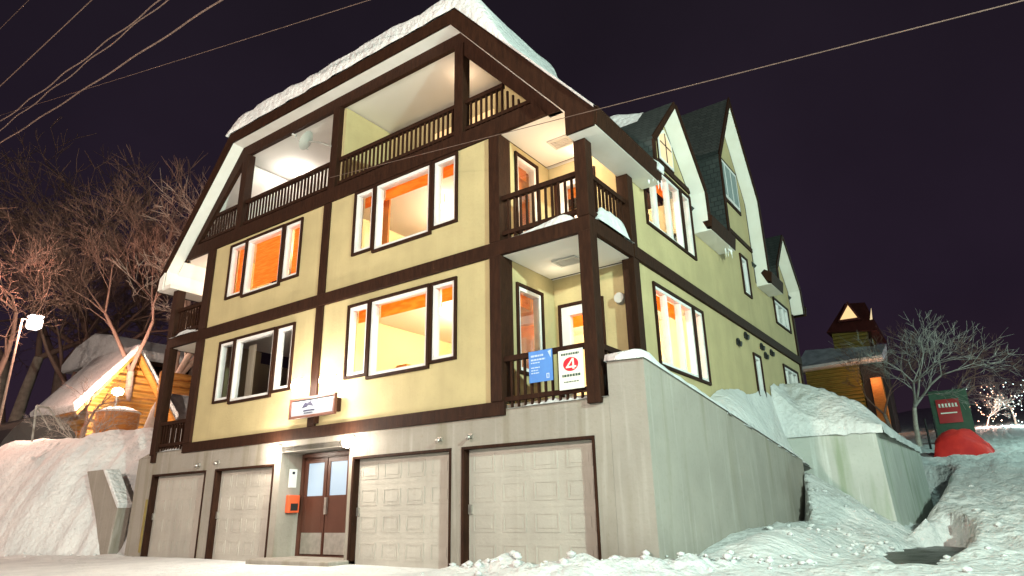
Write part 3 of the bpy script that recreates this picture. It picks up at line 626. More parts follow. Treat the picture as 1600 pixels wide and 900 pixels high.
# sign with two lamps above it
sg = thing('sign_board', (3.45, -.2, 3.13), 'white framed sign board lit by two lamps above the entrance', 'sign')
MB().tbox(TF, 2.72, 4.22, 3.19, 3.55, .17, .20).build('sign_face', 'signface', sg); MB().ring(TF, 2.66, 4.28, 3.13, 3.61, .06, .15, .23).build('sign_frame', 'brownmetal', sg, bev=.005)
MB().box(3.38, 3.50, -.15, 0, 3.0, 3.2).build('bracket', 'wood', sg); MB().box(2.7, 2.78, -.15, 0, 3.2, 3.5).build('bracket', 'wood', sg); MB().box(4.16, 4.24, -.15, 0, 3.2, 3.5).build('bracket', 'wood', sg)
q = MB(); q.prism(TF, [(3.10, 3.36), (3.22, 3.50), (3.30, 3.46), (3.40, 3.52), (3.52, 3.38), (3.34, 3.42), (3.26, 3.38)], .20, .206); q.tbox(TF, 3.16, 3.56, 3.28, 3.31, .20, .205); q.tbox(TF, 3.2, 3.5, 3.23, 3.25, .20, .205); q.build('sign_print', 'signgrey', sg)
for i, x in enumerate((2.98, 4.0)):
    t = thing('sign_lamp', (x, 0, 3.88), ['glaring lamp above the left half of the entrance sign', 'glaring lamp above the right half of the entrance sign'][i], 'lamp', 'lamps shining on the entrance sign')
    MB().path([(x, 0, 4.05), (x, -.12, 4.10), (x, -.20, 3.98)], .018).build('arm', 'metal', t); MB().lathe((x, -.24, 3.90), [(.0, -.18), (.14, -.13), (.19, 0), (.14, .13), (0, .18)], 14).build('bulb', 'lampglow', t, smooth=True)
    light('sign_lamp_light', (x, -.50, 3.84), 190, (1, .90, .80), .1)
# satellite dish
t = thing('satellite_dish', (3.3, -.05, 10.3), 'small grey satellite dish on an arm beside the middle top balcony post', 'satellite dish')
c = V((2.75, -.42, 10.50)); d = V((-.55, -.35, .35)).normalized(); X = d.orthogonal().normalized(); Y = d.cross(X); m_ = MB(); vs = []; n = 20
for j in range(5):
    r_ = .30*j/4
    for i in range(n): a = 2*math.pi*i/n; vs.append(c+X*r_*math.cos(a)+Y*r_*math.sin(a)*.9+d*(r_*r_*.8))
m_.add(vs, [(j*n+i, j*n+(i+1) % n, (j+1)*n+(i+1) % n, (j+1)*n+i) for j in range(4) for i in range(n)]); m_.build('dish', 'grey', t, smooth=True)
MB().path([c-d*.02, V((3.05, -.3, 10.42)), V((3.24, -.04, 10.35))], .022).build('arm', 'metal', t); m2 = MB(); m2.tube(c-Y*.25, c+d*.42-Y*.05, .012); m2.tube(c+d*.40, c+d*.52, .035, .03, 10); m2.build('feed_horn', 'grey', t)
# banners on the lower balcony railing
def panel(x0, x1, zl0, zl1, y): return MB().box(x0, x1, y-.012, y, zl0, zl1)
b = panel(9.42, 9.93, 3.20, 3.78, -.02).build('banner', 'blue'); tag(b, 'blue banner with pale lettering tied to the lower balcony railing', 'banner')
q = MB(); random.seed(2)
for z, x1, hh in ((3.67, 9.74, .035), (3.60, 9.78, .03), (3.55, 9.66, .02), (3.46, 9.66, .02), (3.41, 9.62, .02), (3.36, 9.64, .02)):
    x = 9.47
    while x < x1: l_ = .02+.05*random.random(); q.box(x, min(x+l_, x1), -.037, -.0335, z, z+hh); x += l_+.012
q.ring(lambda u, v, w: (u, -.0335-w, v), 9.80, 9.86, 3.25, 3.34, .015, 0, .004); q.prism(lambda u, v, w: (u, -.0335-w, v), [(9.84, 3.74), (9.91, 3.76), (9.90, 3.62)], 0, .004)
q.build('lettering', 'bluetext', b)
b = panel(10.10, 10.60, 2.98, 3.68, -.085).build('banner', 'bannerw'); tag(b, 'white banner with a red oval and the number 4 beside the balcony corner post', 'banner')
TB = lambda u, v, w: (u, -.0975-w, v)
MB().prism(TB, [(10.35+.155*math.cos(i*math.pi/14), 3.42+.125*math.sin(i*math.pi/14)) for i in range(28)], 0, .003).build('logo_oval', 'logored', b)
q = MB(); q.prism(TB, [(10.385, 3.33), (10.425, 3.33), (10.415, 3.52), (10.385, 3.52)], .003, .006); q.prism(TB, [(10.25, 3.355), (10.46, 3.355), (10.46, 3.385), (10.255, 3.385)], .0032, .0065); q.prism(TB, [(10.25, 3.37), (10.29, 3.37), (10.415, 3.52), (10.385, 3.525)], .0034, .007); q.build('number_four', 'bannerw', b)
for z, x0, x1, hh in ((3.585, 10.16, 10.53, .04), (3.20, 10.17, 10.54, .045), (3.10, 10.20, 10.50, .02)):
    x = x0; q = MB()
    while x < x1: l_ = .02+.03*random.random(); q.box(x, min(x+l_, x1), -.101, -.098, z, z+hh); x += l_+.012
    q.build('lettering', 'bannertext', b)

# ---- snow lying on the chalet
def roofsnow():
    prof = [V((-1.35, 12.15)), V((-1.22, 12.2)), V((.8, 12.75)), V((3.3, 13.35)), V((5.8, 12.75)), V((7.87, 12.2)), V((11.30, 8.10))]
    pts = []
    for a, b, n in ((0, 1, 2), (1, 2, 8), (2, 3, 8), (3, 4, 8), (4, 5, 10), (5, 6, 34)):
        for i in range(n): pts.append((prof[a].lerp(prof[b], i/n), b, i/n))
    pts.append((prof[6], 6, 1)); m = MB(); ys = [-.44, -.46, -.40, -.25, 0, .4, .9, 1.5, 2.1, 2.68]; nn = len(pts)
    def hip(y): return sm(-.4, 4, y)
    for k, y in enumerate(ys):
        for (p, sg_, f) in pts:
            z = p.y; 
            if sg_ <= 5: z = 12.2+(p.y-12.2)*min(1, max(0, (y+.37)/4.0)) if p.y > 12.2 else p.y
            if sg_ <= 5: nrm = V((0, 1)); th = .52*sm(-1.4, -.5, p.x)*(1+.30*fr((p.x*.8, y*.8, 5)))
            else: nrm = V((.766*min(1, f*9), 1-.358*min(1, f*9))).normalized(); th = .05+.47*(1-sm(.0, .50, f))*(1+.2*fr((f*9, y, 5)))
            sc = [0, .72, .93, 1, 1, 1, 1, 1, 1, 1][k]
            if y > 2 and sg_ == 6: sc *= 1
            q = V((p.x, z))+nrm*th*sc
            m.v.append(V((q.x, y-.05*sc*(k == 1)+.04*fr((p.x*2, 1, 2)), q.y)))
    m.f = [(j*nn+i, j*nn+i+1, (j+1)*nn+i+1, (j+1)*nn+i) for j in range(len(ys)-1) for i in range(nn-1)]
    o = m.build('roof_snow', 'snow', smooth=True); tag(o, 'thick snow lying along the front edge of the big chalet roof', 'snow', kind='stuff')
roofsnow()
m = MB(); nn = 14; A_ = [8.6+i*.12 for i in range(16)]
for x in A_:
    for j in range(nn):
        t_ = j/(nn-1)*2-1; th = .26*(1-t_*t_)*sm(8.5, 8.9, x)*(1-sm(9.5, 10.4, x))*(1+.4*fr((x*2, t_, 1)))
        m.v.append(V((x, 4.2+t_*.5, 10.80-abs(t_)*.5*1.1+th)))
m.f = [(i*nn+j, i*nn+j+1, (i+1)*nn+j+1, (i+1)*nn+j) for i in range(15) for j in range(nn-1)]
tag(m.build('dormer_snow', 'snow', smooth=True), 'snow left on the ridge of the first tall dormer', 'snow', kind='stuff')
def mound(name, x0, x1, y0, y1, z, hgt, label, skew=.5, mt='snow', n=22, rag=.16):
    m = MB()
    for j in range(n):
        for i in range(n):
            u = i/(n-1); v = j/(n-1); a = sm(0, .25, u)*sm(1, .75, u)*sm(0, .3, v)*sm(1, .8, v)
            pk = (.45+.55*math.exp(-((u-skew)/.3)**2)); x = x0+(x1-x0)*u; y = y0+(y1-y0)*v
            m.v.append(V((x, y, z+hgt*a*pk*(1+rag*fr((x*3, y*3, z))))))
    m.f = [(j*n+i, j*n+i+1, (j+1)*n+i+1, (j+1)*n+i) for j in range(n-1) for i in range(n-1)]
    return tag(m.build(name, mt, smooth=True), label, 'snow', kind='stuff')
mound('balcony_snow', 9.1, 10.66, -.075, .22, 6.165, .20, 'snow on the front beam of the upper right balcony', .75)
mound('balcony_snow', 10.60, 10.93, .2, 1.75, 6.165, .46, 'snow hump on the side beam of the upper right balcony', .5)
mound('balcony_snow', 8.9, 11.0, -.05, .5, 2.795, .10, 'thin snow along the foot of the lower right balcony railing', .5, rag=.9)
mound('balcony_snow', -3.7, -2.2, -.12, .6, 6.165, .30, 'snow on the beam of the middle left balcony', .4)
mound('balcony_snow', -3.7, -2.2, -.05, .5, 2.79, .10, 'thin snow along the foot of the lowest left balcony railing', .5)

# ================================================================== walls beside the house
ww = MB(); zt = lambda y: 3.38-.118*y
ww.prism(TX(11.35), [(.351, -.3), (10.05, -.3), (10.05, zt(10.05)-.02), (.351, zt(.351))], 0, .33)
ww.prism(TX(11.004), [(0, -.3), (.35, -.3), (.35, zt(.35)), (0, zt(0))], 0, .676)
o = ww.build('wing_wall', 'concg'); tag(o, 'tall grey concrete wing wall sloping down from the balcony corner', 'wall')
q = MB(); n = 70
for i in range(n):
    y = -.06+(10.0+.06)*i/(n-1); h_ = .06+.05*fr((y*1.5, 0, 3)) + (.09*math.exp(-(y-.2)**2/.1))
    x0 = 11.30 if y > .6 else 10.98
    for k_, (xx, zz) in enumerate(((x0, 0), (x0+.03, h_), (11.55, h_*1.2), (11.70, h_*.7), (11.715, -.03))): q.v.append(V((xx, y, zt(max(0, y))+.005+zz)))
q.f = [(i*5+k_, i*5+k_+1, (i+1)*5+k_+1, (i+1)*5+k_) for i in range(n-1) for k_ in range(4)]+[(0, 1, 2, 3, 4)]
tag(q.build('wall_snow', 'snow', smooth=True), 'strip of snow lying on top of the sloping wing wall', 'snow', kind='stuff')
rw = MB(); rw.prism(TF, [(10.9, -.3), (13.62, -.3), (13.45, 3.02), (10.9, 2.9)], -11.5, -11.15)
rw.add([(13.62, 11.151, -.3), (13.62+.12, 21, -.3), (13.60, 21, 3.15), (13.45, 11.151, 3.02), (13.2, 11.49, -.3), (13.2, 21, -.3), (13.2, 21, 3.15), (13.1, 11.49, 3.01)], [(0, 1, 2, 3), (4, 7, 6, 5), (3, 2, 6, 7), (1, 5, 6, 2), (0, 3, 7, 4)])
tag(rw.build('retaining_wall', 'concw'), 'pale streaked concrete retaining wall topped with deep snow behind the wing wall', 'wall')
lw = MB().box(-4.62, -3.785, 0, 4, -.2, 2.66); lw.prism(TF, [(-4.62, 2.66), (-3.785, 2.66), (-3.785, 2.86)], -4, 0)
tag(lw.build('wing_wall', 'conc', bev=.02), 'short concrete wing wall left of the leftmost garage door', 'wall')
lp = [(-7.75, 2.46), (-6.5, 2.46), (-5.32, 1.38), (-5.5, .0), (-5.9, -.1), (-6.6, 1.0)]
tag(MB().prism(TY(0), lp, -.35, .05).build('retaining_wall', 'conc', bev=.02), 'broken looking concrete wall end sticking out of the left snow bank', 'wall')
q = MB(); q.prism(TY(0), [(-6.62, 2.47), (-6.4, 2.47), (-5.24, 1.42), (-5.3, 1.28), (-6.5, 2.36)], -.34, .09)
tag(q.build('wall_snow', 'snow', bev=.03), 'strip of snow on the slanting concrete wall end in the left bank', 'snow', kind='stuff')
tag(MB().box(-6.6, -4.6, 1.6, 1.9, 0, 2.62).build('low_wall', 'conc'), 'short dark stretch of concrete wall between the bank and the left wing wall', 'wall')

# ================================================================== trees
def tree_mesh(seed, H_=9, spread=.55, depth=6, trunk=.22, snowy=False, up=.25, lean=(0, 0), first=.22, kids=(2, 3)):
    rnd = random.Random(seed); tr = MB(); br = MB()
    def grow(p, d, L_, r, k):
        n = 3 if k < 2 else 2; q = p; 
        for i in range(n):
            d = (d+V((rnd.gauss(0, .13), rnd.gauss(0, .13), rnd.gauss(0, .08)+.05*up))).normalized(); q2 = q+d*L_/n; r2 = r*(.86 if n == 3 else .78)
            (tr if k < 1 else br).tube(q, q2, r, r2, 7 if k < 2 else (4 if k < 4 else 3), False); q = q2; r = r2
            if k >= 1 and rnd.random() < .55 and k < depth: side(q, d, L_*.55, r*.5, k+1)
        if k < depth:
            for _ in range(rnd.choice(kids)): side(q, d, L_*rnd.uniform(.62, .85), r*.72, k+1)
    def side(q, d, L_, r, k):
        a = V((rnd.gauss(0, 1), rnd.gauss(0, 1), rnd.gauss(0, .6))); a = (a-d*a.dot(d)).normalized()
        nd = (d+a*spread*rnd.uniform(.6, 1.5)+V((0, 0, up*.4))).normalized(); grow(q, nd, L_, max(r, .006), k)
    grow(V((0, 0, -.3)), V((lean[0], lean[1], 1)).normalized(), H_*first, trunk, 0)
    return tr, br
PROTO = {}; PH = {}
def tree(kind, loc, H_, rot, label, group=None, name='bare_tree'):
    cfg = dict(a=dict(seed=3, depth=6, spread=.6, trunk=.15), b=dict(seed=11, depth=6, spread=.75, kids=(2, 2, 3), trunk=.13), e=dict(seed=33, depth=5, spread=.6, trunk=.12), c=dict(seed=21, depth=5, spread=.9, up=.05), d=dict(seed=5, depth=6, spread=.5, kids=(2, 3, 3), trunk=.12))[kind]
    t = bpy.data.objects.new(name, None); COL.objects.link(t); t.location = loc; t.rotation_euler = (0, 0, rot); t['h'] = H_; s_ = 1; t.scale = (s_, s_, s_); tag(t, label, 'tree', group)
    if kind not in PROTO:
        tr, br = tree_mesh(**cfg)
        out = []
        for nm, mb, mt in (('trunk', tr, 'bark' if kind not in 'ae' else 'palebark'), ('branches', br, 'twig' if kind not in 'ae' else ('paletwig' if kind == 'a' else 'twigsnow'))):
            o = mb.build(nm, mt, None, smooth=True, org=V((0, 0, 0))); o.parent = t; out.append(o)
        PROTO[kind] = out; PH[kind] = max(v.co.z for v in out[1].data.vertices)
    else:
        for o in PROTO[kind]: c = o.copy(); COL.objects.link(c); c.parent = t
    s_ = H_/PH[kind]; t.scale = (s_, s_, s_); del t['h']
    return t
gz = ground
lab = ['tall bare tree close behind the left eave of the chalet', 'bare tree at the left edge beside the lantern', 'dense bare tree directly behind the lantern', 'bare tree behind the log cabin', 'tall bare tree between lantern and chalet, far back', 'bare tree far back at the left edge', 'bare tree with upright limbs behind the snowy roof', 'bare tree far behind, second from the chalet eave', 'wide bare tree at the far left behind the dark shed', 'low bushy bare tree in front of the log cabin']
TL = [('a', 232, 250, -12.5, 3.2, .4), ('b', 12, 330, -20, 3.6, 2), ('b', 95, 300, -26, 4.5, 4), ('d', 150, 330, -28, 5, 1), ('d', 262, 250, -22, 5, 3), ('b', 25, 240, -34, 5.5, 5), ('d', 205, 300, -18, 4.4, 2.2), ('b', 175, 260, -34, 5.5, .9), ('d', 60, 330, -28, 5, 3.9), ('c', 140, 560, -14, 3.5, 1)]
for i, (kd, px, tp, X_, z, rot) in enumerate(TL):
    p = at(px, 600, 0, X_); tz = at(px, tp, 0, X_).z; tree(kd, (X_, p.y, z), tz-z, rot, lab[i], 'bare trees left of the chalet')
for i in range(0, 7, 2):
    p = at(15+38*i, 600, 0, -44); tz = at(15+38*i, 250+25*(i % 3), 0, -44).z; tree('bd'[i % 2], (-44, p.y, 6), tz-6, i*1.3, 'bare tree in the far row behind the cabin, %s' % ['at the picture edge', 'left of the lantern', 'right of the lantern', 'above the dark shed', 'above the yellow gable', 'above the snowy roof', 'beside the chalet eave'][i], 'far row of bare trees at left')
# right side trees
lab = ['bare tree right of the dark red roofed house, its lower limbs lit green', 'slender bare tree just behind the forked one by the street sign', 'dense bare tree between the far house and the street sign', 'bare tree lit pink by festive lights at the end of the street', 'bare tree lit white at the right edge of the picture', 'bare tree behind the pink lit one']
for i, (kd, px, py, Y_, tp, rot) in enumerate((('e', 1428, 650, 38, 500, 1), ('b', 1480, 650, 44, 520, 3), ('d', 1395, 640, 42, 500, 5), ('e', 1545, 680, 60, 612, 2), ('e', 1592, 680, 62, 570, 4), ('d', 1520, 670, 72, 620, 0))):
    p = at(px, py, 1, Y_); z0 = gz(p.x, Y_)-.1; tree(kd, (p.x, Y_, z0), at(px, tp, 1, Y_).z-z0, rot, lab[i], 'bare trees up the street')

# ================================================================== left background
def snowroof(mb, T, poly, w0, w1): mb.prism(T, poly, w0, w1)
# log cabin
def cab():
    X_ = -17; yc = at(203, 600, 0, X_).y; yl = at(122, 640, 0, X_).y; hw = abs(yc-yl); ze = at(122, 648, 0, X_).z; za = at(203, 553, 0, X_).z
    t = thing('log_cabin', (X_-2, yc, 3), 'yellow log cabin with a steep snowy gable roof lit by a glaring lamp', 'cabin')
    MB().prism(TX(X_-4), [(yc-hw*.82, 2.4), (yc+hw*.82, 2.4), (yc+hw*.82, ze+.25*(za-ze)), (yc, za-.15), (yc-hw*.82, ze+.25*(za-ze))], 0, 4).build('wall', 'logwall', t)
    for s_ in (-1, 1):
        MB().prism(TX(X_-4.3), [(yc, za), (yc+s_*hw*1.08, ze-.05), (yc+s_*hw*1.12, ze+.04), (yc, za+.13)], 0, 4.75).build('roof', 'log', t)
        MB().prism(TX(X_-4.3), [(yc, za+.14), (yc+s_*hw*1.12, ze+.05), (yc+s_*hw*1.2, ze+.42), (yc, za+.5)], 0, 4.7).build('roof_snow', 'snow', t, bev=.06)
    MB().box(X_+.001, X_+.04, yc-.5, yc+.5, 3.2, 4.3).build('window', 'litwin', t); MB().ring(TX(X_), yc-.6, yc+.6, 3.1, 4.4, .1, .0, .07).build('window_frame', 'log', t)
    return X_, yc
bx, by = cab()
p = at(184, 612, 0, -15.6)
t = thing('porch_lamp', tuple(p), 'glaring white lamp in front of the log cabin', 'lamp'); MB().lathe(p, [(.0, -.2), (.2, -.12), (.24, 0), (.2, .12), (0, .2)], 12).build('bulb', 'lampglow', t, smooth=True); MB().tube(p-V((0, 0, .2)), p-V((0, 0, 3)), .05).build('pole', 'black', t)
light('porch_light', p+V((.5, -.4, .1)), 1300, (1, .80, .62), .2)
for i, (px, X_, tp) in enumerate(((128, -12.6, 628), (150, -13.2, 618), (112, -13.4, 634))):
    p = at(px, 670, 0, X_); tree('e', (X_, p.y, 3.3), at(px, tp, 0, X_).z-3.3, i*2, ['snow dusted bare shrub on the bank between the frame and the planter', 'snow dusted bare shrub nearest the log planter', 'snow dusted bare shrub nearest the thin pole frame'][i], 'shrubs on the left bank', 'bare_shrub')
# barrel-like log tub in front
tb = MB(); c = at(182, 662, 0, -14.5); tb.lathe((c.x, c.y, c.z-.9), [(0, 0), (.75, 0), (.85, .8), (.85, 1.35), (0, 1.35)], 18); pl = tag(tb.build('log_planter', 'log', smooth=False), 'round wooden log planter under the glaring cabin lamp', 'planter'); MB().lathe((c.x, c.y, c.z+.45), [(0, .28), (.5, .22), (.84, .06), (.9, 0), (.84, -.03), (0, -.02)], 18).build('snow_cap', 'snow', pl, smooth=True)
# house with the snow laden roof behind
c0 = at(215, 560, 0, -24); 
t = thing('snowy_house', (c0.x, c0.y, 4), 'low house with a thick rounded snow covered roof behind the big bare tree', 'house')
ax, ay, az = at(178, 560, 0, -24); bx_, by_, bz = at(345, 560, 0, -24)
cc = V((-24, (ay+by_)/2+1, 0)); hl = abs(by_-ay)/2+1.5
MB().box(-27, -21.5, cc.y-hl, cc.y+hl, 3, az-.2).build('wall', 'wood', t)
hz = at(250, 592, 0, -19).z
mound('snow_heap', -21.4, -15.5, cc.y-hl-1.5, cc.y+hl+2.5, 2.6, hz-2.4, 'snow heap in front of the low house with the snow laden roof', .35)
r = MB(); r.prism(TY(cc.y), [(-28, az-.5), (-20.8, az-.5), (-20.7, az-.05), (-22.5, az+.95), (-24.5, az+1.35), (-26.5, az+.9), (-28.1, az)], -hl-.6, hl+.6); r.build('roof_snow', 'snow', t, bev=.1)
MB().box(-21.2, -20.9, cc.y-hl, cc.y+hl, az-.75, az-.5).build('eave', 'wood', t)
# log fence glimpsed through the balcony
c1 = at(285, 600, 0, -10); f = thing('log_fence', (-10, c1.y, c1.z-1), 'orange log fence seen through the lowest left balcony', 'fence')
for k_ in range(3): MB().tube((-10, c1.y-.9, c1.z-.3+.28*k_), (-10, c1.y+1.2, c1.z-.3+.28*k_), .14, .14, 10).build('log', 'log', f, smooth=True)
for yy in (-.8, 1.1): MB().tube((-10.02, c1.y+yy, c1.z-1.4), (-10.02, c1.y+yy, c1.z+.35), .12, .14, 10).build('post', 'log', f, smooth=True)
# lantern on a post
p = at(54, 505, 0, -15); t = thing('street_lantern', (p.x, p.y, 3.2), 'square white lantern glowing on a slim post among the left trees', 'street lamp')
MB().box(p.x-.24, p.x+.24, p.y-.24, p.y+.24, p.z-.26, p.z+.22).build('lantern', 'lampdim', t, bev=.08); MB().box(p.x-.26, p.x+.26, p.y-.26, p.y+.26, p.z+.221, p.z+.32).build('cap', 'snow', t, bev=.05)
MB().tube((p.x-.02, p.y-.45, 2.8), (p.x-.02, p.y-.45, p.z+.1), .05, .04, 10).build('pole', 'bark', t); MB().tube((p.x-.02, p.y-.45, p.z+.1), (p.x, p.y-.2, p.z+.1), .03).build('arm', 'black', t)
light('lantern_light', p+V((.5, -.2, -.1)), 1300, (1, .55, .42), .2)
# dark shed
p = at(60, 650, 0, -17); 
sh = thing('dark_shed', (p.x, p.y, 3), 'dark round roofed shed behind the snow bank below the lantern', 'shed')
MB().prism(TX(-20), [(p.y-1.6+3.2*(1-math.cos(a*math.pi/12))/2, 3+2.2*math.sin(a*math.pi/12)) for a in range(13)], 0, 4).build('body', 'black', sh)
# snow-coated swing frame
a = at(50, 690, 0, -12.4); b = at(57, 634, 0, -12.4); c = at(76, 637, 0, -12.4); d = at(100, 672, 0, -12.4); e2 = at(78, 672, 0, -12.4)
sw = MB(); sw.tube(a, b, .035); sw.tube(b, c, .04); sw.tube(c, d, .035); sw.tube(b, e2, .025)
tag(sw.build('frame_stand', 'twigsnow'), 'thin snow coated frame of poles standing on the left snow bank', 'frame')

# ================================================================== right background
def W(px, py, Y_=60): return at(px, py, 1, Y_)
def far_house():
    Y_ = 60; a = W(1258, 580); b = W(1378, 572); t = thing('far_chalet', ((a.x+b.x)/2, Y_+4, 8), 'log chalet with dark red roof and lit triangular gable window up the street', 'house')
    x0, x1 = a.x, b.x; ez = a.z
    MB().box(x0, x1-2.0, Y_, Y_+8, 4, ez).build('wall', 'logdark', t)
    MB().prism(TY(Y_), [(x0-.6, ez-.1), (x1+.3, ez+.1), (x1+.3, ez+.35), (x0-.6, ez+.15)], -.3, 1.6).build('eave', 'white', t)
    u = W(1290, 548); v = W(1368, 545)
    r = MB(); r.add([(x0-.6, Y_-1.5, ez+.16), (x1+.3, Y_-1.5, ez+.36), (v.x+.8, Y_+1.8, v.z+.7), (u.x-2.2, Y_+1.8, u.z+.7), (x0-.6, Y_+2, ez), (x1+.3, Y_+2, ez)], [(0, 1, 2, 3), (1, 5, 2), (0, 3, 4), (3, 2, 5, 4)]); r.build('lower_roof', 'snow2', t)
    a2 = W(1300, 548); b2 = W(1357, 545); top = W(1300, 515)
    MB().box(a2.x, b2.x, Y_+1.6, Y_+7, a2.z, top.z+.6).build('upper_wall', 'logdark', t)
    MB().box(a2.x+3.2, a2.x+3.5, Y_+1.5, Y_+1.6, a2.z, top.z+.4).build('corner_board', 'wood', t)
    e1 = W(1288, 517); e3 = W(1368, 512); r1 = W(1310, 468); r2 = W(1343, 466)
    r = MB(); r.add([(e1.x, Y_+.9, e1.z), (e3.x, Y_+.9, e3.z), (e3.x, Y_+7.8, e3.z), (e1.x, Y_+7.8, e1.z), (r1.x, Y_+3.4, r1.z+.4), (r2.x, Y_+3.4, r2.z+.4)], [(0, 1, 5, 4), (1, 2, 5), (2, 3, 4, 5), (3, 0, 4), (0, 3, 2, 1)]); r.build('upper_roof', 'redroof', t)
    c = W(1323, 478); l = W(1310, 497); rr = W(1337, 493)
    MB().prism(TY(Y_+.85), [(l.x-.25, l.z-.15), (rr.x+.25, rr.z-.15), (c.x, c.z+.7)], -2.6, -.0).build('dormer', 'redroof', t)
    MB().prism(TY(Y_+.84), [(l.x, l.z), (rr.x, rr.z), (c.x, c.z+.25)], 0, .05).build('gable_window', 'litwin', t)
    MB().prism(TY(Y_+.84), [(W(1357, 497).x, W(1357, 497).z), (W(1361, 496).x, W(1361, 496).z), (W(1359, 478).x, W(1359, 478).z)], 0, .05).build('gable_window', 'litwhite', t)
    q = W(1372, 600); q2 = W(1372, 590)
    MB().box(q.x-.45, q.x+.45, Y_-1.0, Y_-.2, 5, W(1372, 592).z).build('porch_column', 'log', t)
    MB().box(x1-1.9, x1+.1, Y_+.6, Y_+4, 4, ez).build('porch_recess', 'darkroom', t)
    light('porch_light', (q.x-.2, Y_-2.2, q.z+.3), 160, (1, .45, .2), .2)
    # neighbour roofs
    g_ = W(1272, 500)
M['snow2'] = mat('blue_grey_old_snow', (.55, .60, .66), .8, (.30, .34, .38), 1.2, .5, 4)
far_house()
# street sign
Y_ = 38
a = at(1466, 690, 1, Y_); b = at(1505, 612, 1, Y_)
t = thing('street_sign', (a.x+.6, Y_, a.z-.6), 'red sign panel with pale lettering on a green board up the street', 'sign')
MB().box(a.x, b.x+.15, Y_, Y_+.15, a.z-.2, b.z+.2).build('board', 'greenwood', t, bev=.02); c1 = at(1469, 662, 1, Y_); c2 = at(1497, 622, 1, Y_)
MB().box(c1.x, c2.x, Y_-.05, Y_-.001, c1.z, c2.z).build('sign_face', 'redsign', t)
q = MB(); random.seed(8); x = c1.x+.12
while x < c2.x-.2: q.box(x, x+.09, Y_-.06, Y_-.051, c1.z+.95, c1.z+1.15); q.box(x, x+.12, Y_-.06, Y_-.051, c1.z+.93, c1.z+.97); x += .17
q.box(c1.x+.15, c2.x-.2, Y_-.06, Y_-.051, c1.z+.55, c1.z+.62); q.build('lettering', 'bannerw', t)
MB().box(a.x+.1, a.x+.22, Y_+.16, Y_+.28, a.z-1.5, b.z).build('post', 'greenwood', t); MB().box(b.x-.05, b.x+.07, Y_+.16, Y_+.28, a.z-1.5, b.z).build('post', 'greenwood', t)
# low rounded mound in bright red
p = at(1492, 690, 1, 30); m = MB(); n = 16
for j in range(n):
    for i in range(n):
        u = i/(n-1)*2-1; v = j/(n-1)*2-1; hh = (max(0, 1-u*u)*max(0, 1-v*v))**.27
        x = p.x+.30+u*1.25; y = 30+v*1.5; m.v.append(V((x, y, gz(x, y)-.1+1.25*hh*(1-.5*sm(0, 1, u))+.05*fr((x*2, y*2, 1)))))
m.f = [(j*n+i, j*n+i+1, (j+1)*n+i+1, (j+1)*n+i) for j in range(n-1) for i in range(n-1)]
tag(m.build('red_mound', 'red', smooth=True), 'bright red rounded mound beside the street sign', 'cover')
# festive lights in the far trees
def fairy(px, py, Y_, rad, n, mt, label, seed):
    p = at(px, py, 1, Y_); rnd = random.Random(seed); m = MB()
    for i in range(n):
        q = p+V((rnd.gauss(0, rad*.5), rnd.gauss(0, rad*.5), rnd.uniform(-1.3, 1.1)*rad)); s_ = .032
        m.box(q.x-s_, q.x+s_, q.y-s_, q.y+s_, q.z-s_, q.z+s_)
    return tag(m.build('string_lights', mt), label, 'string lights', kind='stuff')
M['fpink'] = mat('pink_bulb', (1, .6, .45), emis=(1, .50, .32), es=2.2); M['fwhite'] = mat('white_bulb', (1, 1, 1), emis=(.70, 1, .98), es=3)
fairy(1545, 640, 60, 1.9, 70, 'fpink', 'pink fairy lights in the tree at the end of the street', 1)
fairy(1588, 640, 61, 2.2, 80, 'fwhite', 'white fairy lights in the tree at the right edge', 2)
p = at(1545, 660, 1, 58); light('fairy_light', p, 900, (1, .5, .4), .5); p = at(1585, 650, 1, 58); light('fairy_light', p, 900, (.7, 1, .97), .5)
fp = at(1455, 675, 1, 34); m = MB()
for k_ in range(2):
    q = at(1450+14*k_, 680, 1, 34); tag(MB().tube((q.x, 34, q.z-.8), (q.x, 34, q.z+.9), .06, .05, 8).build('marker_post', 'black'), ['dark marker post in the snow left of the street sign', 'dark marker post in the snow nearest the street sign'][k_], 'post', 'marker posts by the sign')

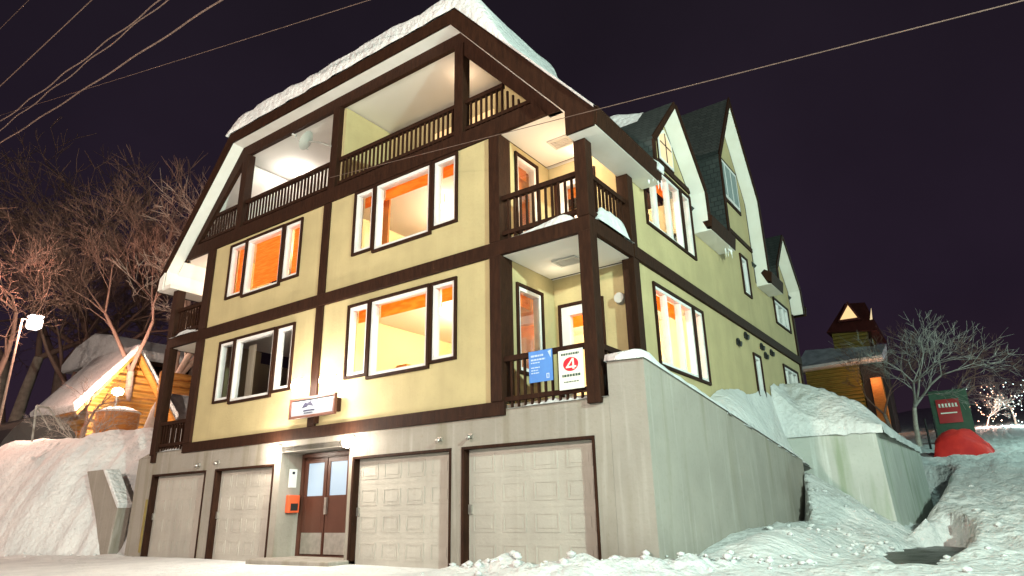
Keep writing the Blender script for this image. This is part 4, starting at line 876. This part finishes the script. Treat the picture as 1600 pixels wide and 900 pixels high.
# ================================================================== overhead lines
M['cable'] = mat('old_cable', (.11, .075, .06), .6, (.16, .11, .09), 6)
def cable(pts, r, label, name='power_line', mt='cable'):
    m = MB(); m.path(pts, r, 6); tag(m.build(name, mt), label, 'cable', 'overhead cables')
def line(pa, pb, ya, yb, sag=0, n=24, wob=0, ph=0):
    a = at(*pa, 1, ya); b = at(*pb, 1, yb); out = []
    for i in range(n+1):
        t_ = i/n; q = a.lerp(b, t_); q.z -= sag*4*t_*(1-t_)
        if wob: q += V((0, math.cos(t_*40+ph), math.sin(t_*40+ph)))*wob
        out.append(q)
    return out
cable(line((-60, 105), (75, -30), -4, -4), .010, 'thin dark cable cutting the top left corner')
cable(line((-60, 190), (175, -30), -4, -4, .03), .016, 'second cable from the top left corner')
cable(line((-60, 235), (330, -60), -4.5, -4.5, .05, 60, .022, 0), .016, 'first strand of the twisted cable pair at top left')
cable(line((-60, 248), (330, -55), -4.5, -4.5, .05, 60, .022, 2.6), .014, 'second strand of the twisted cable pair at top left')
cable(line((-60, 262), (430, -55), -4, -4, .04, 40, .012), .020, 'thickest cable, lowest of those at top left')
cable(line((-60, 198), (640, -20), -2, -2, .05), .009, 'long thin cable crossing behind the thick ones towards the top')
A_ = V((3.36, -.10, 9.35)); B_ = at(1700, -25, 1, -3)
cable([A_.lerp(B_, i/20) for i in range(21)], .0065, 'thin service wire from the middle top balcony post across the roof to the top right')

# ================================================================== street lamps behind the camera and beside it
for i, (p, e_, c) in enumerate(LAMPS):
    t = thing('street_lamp', (p[0]+.9, p[1], gz(p[0]+.9, p[1])), ['street lamp left of the viewer across the road', 'street lamp behind the viewer', 'street lamp on the street to the right of the viewer', 'street lamp further up the side street'][i], 'street lamp', 'street lamps outside the picture')
    x, y, z = p; g0 = gz(x+.9, y)
    MB().tube((x+.9, y, g0-.2), (x+.9, y, z+.35), .09, .06, 12).build('pole', 'metal', t, smooth=True); MB().path([(x+.9, y, z+.35), (x+.5, y, z+.5), (x, y, z+.45)], .04).build('arm', 'metal', t)
    MB().lathe((x, y, z+.26), [(0, .22), (.12, .2), (.34, .04), (.36, .0)], 16).build('lamp_shade', 'metal', t, smooth=True)
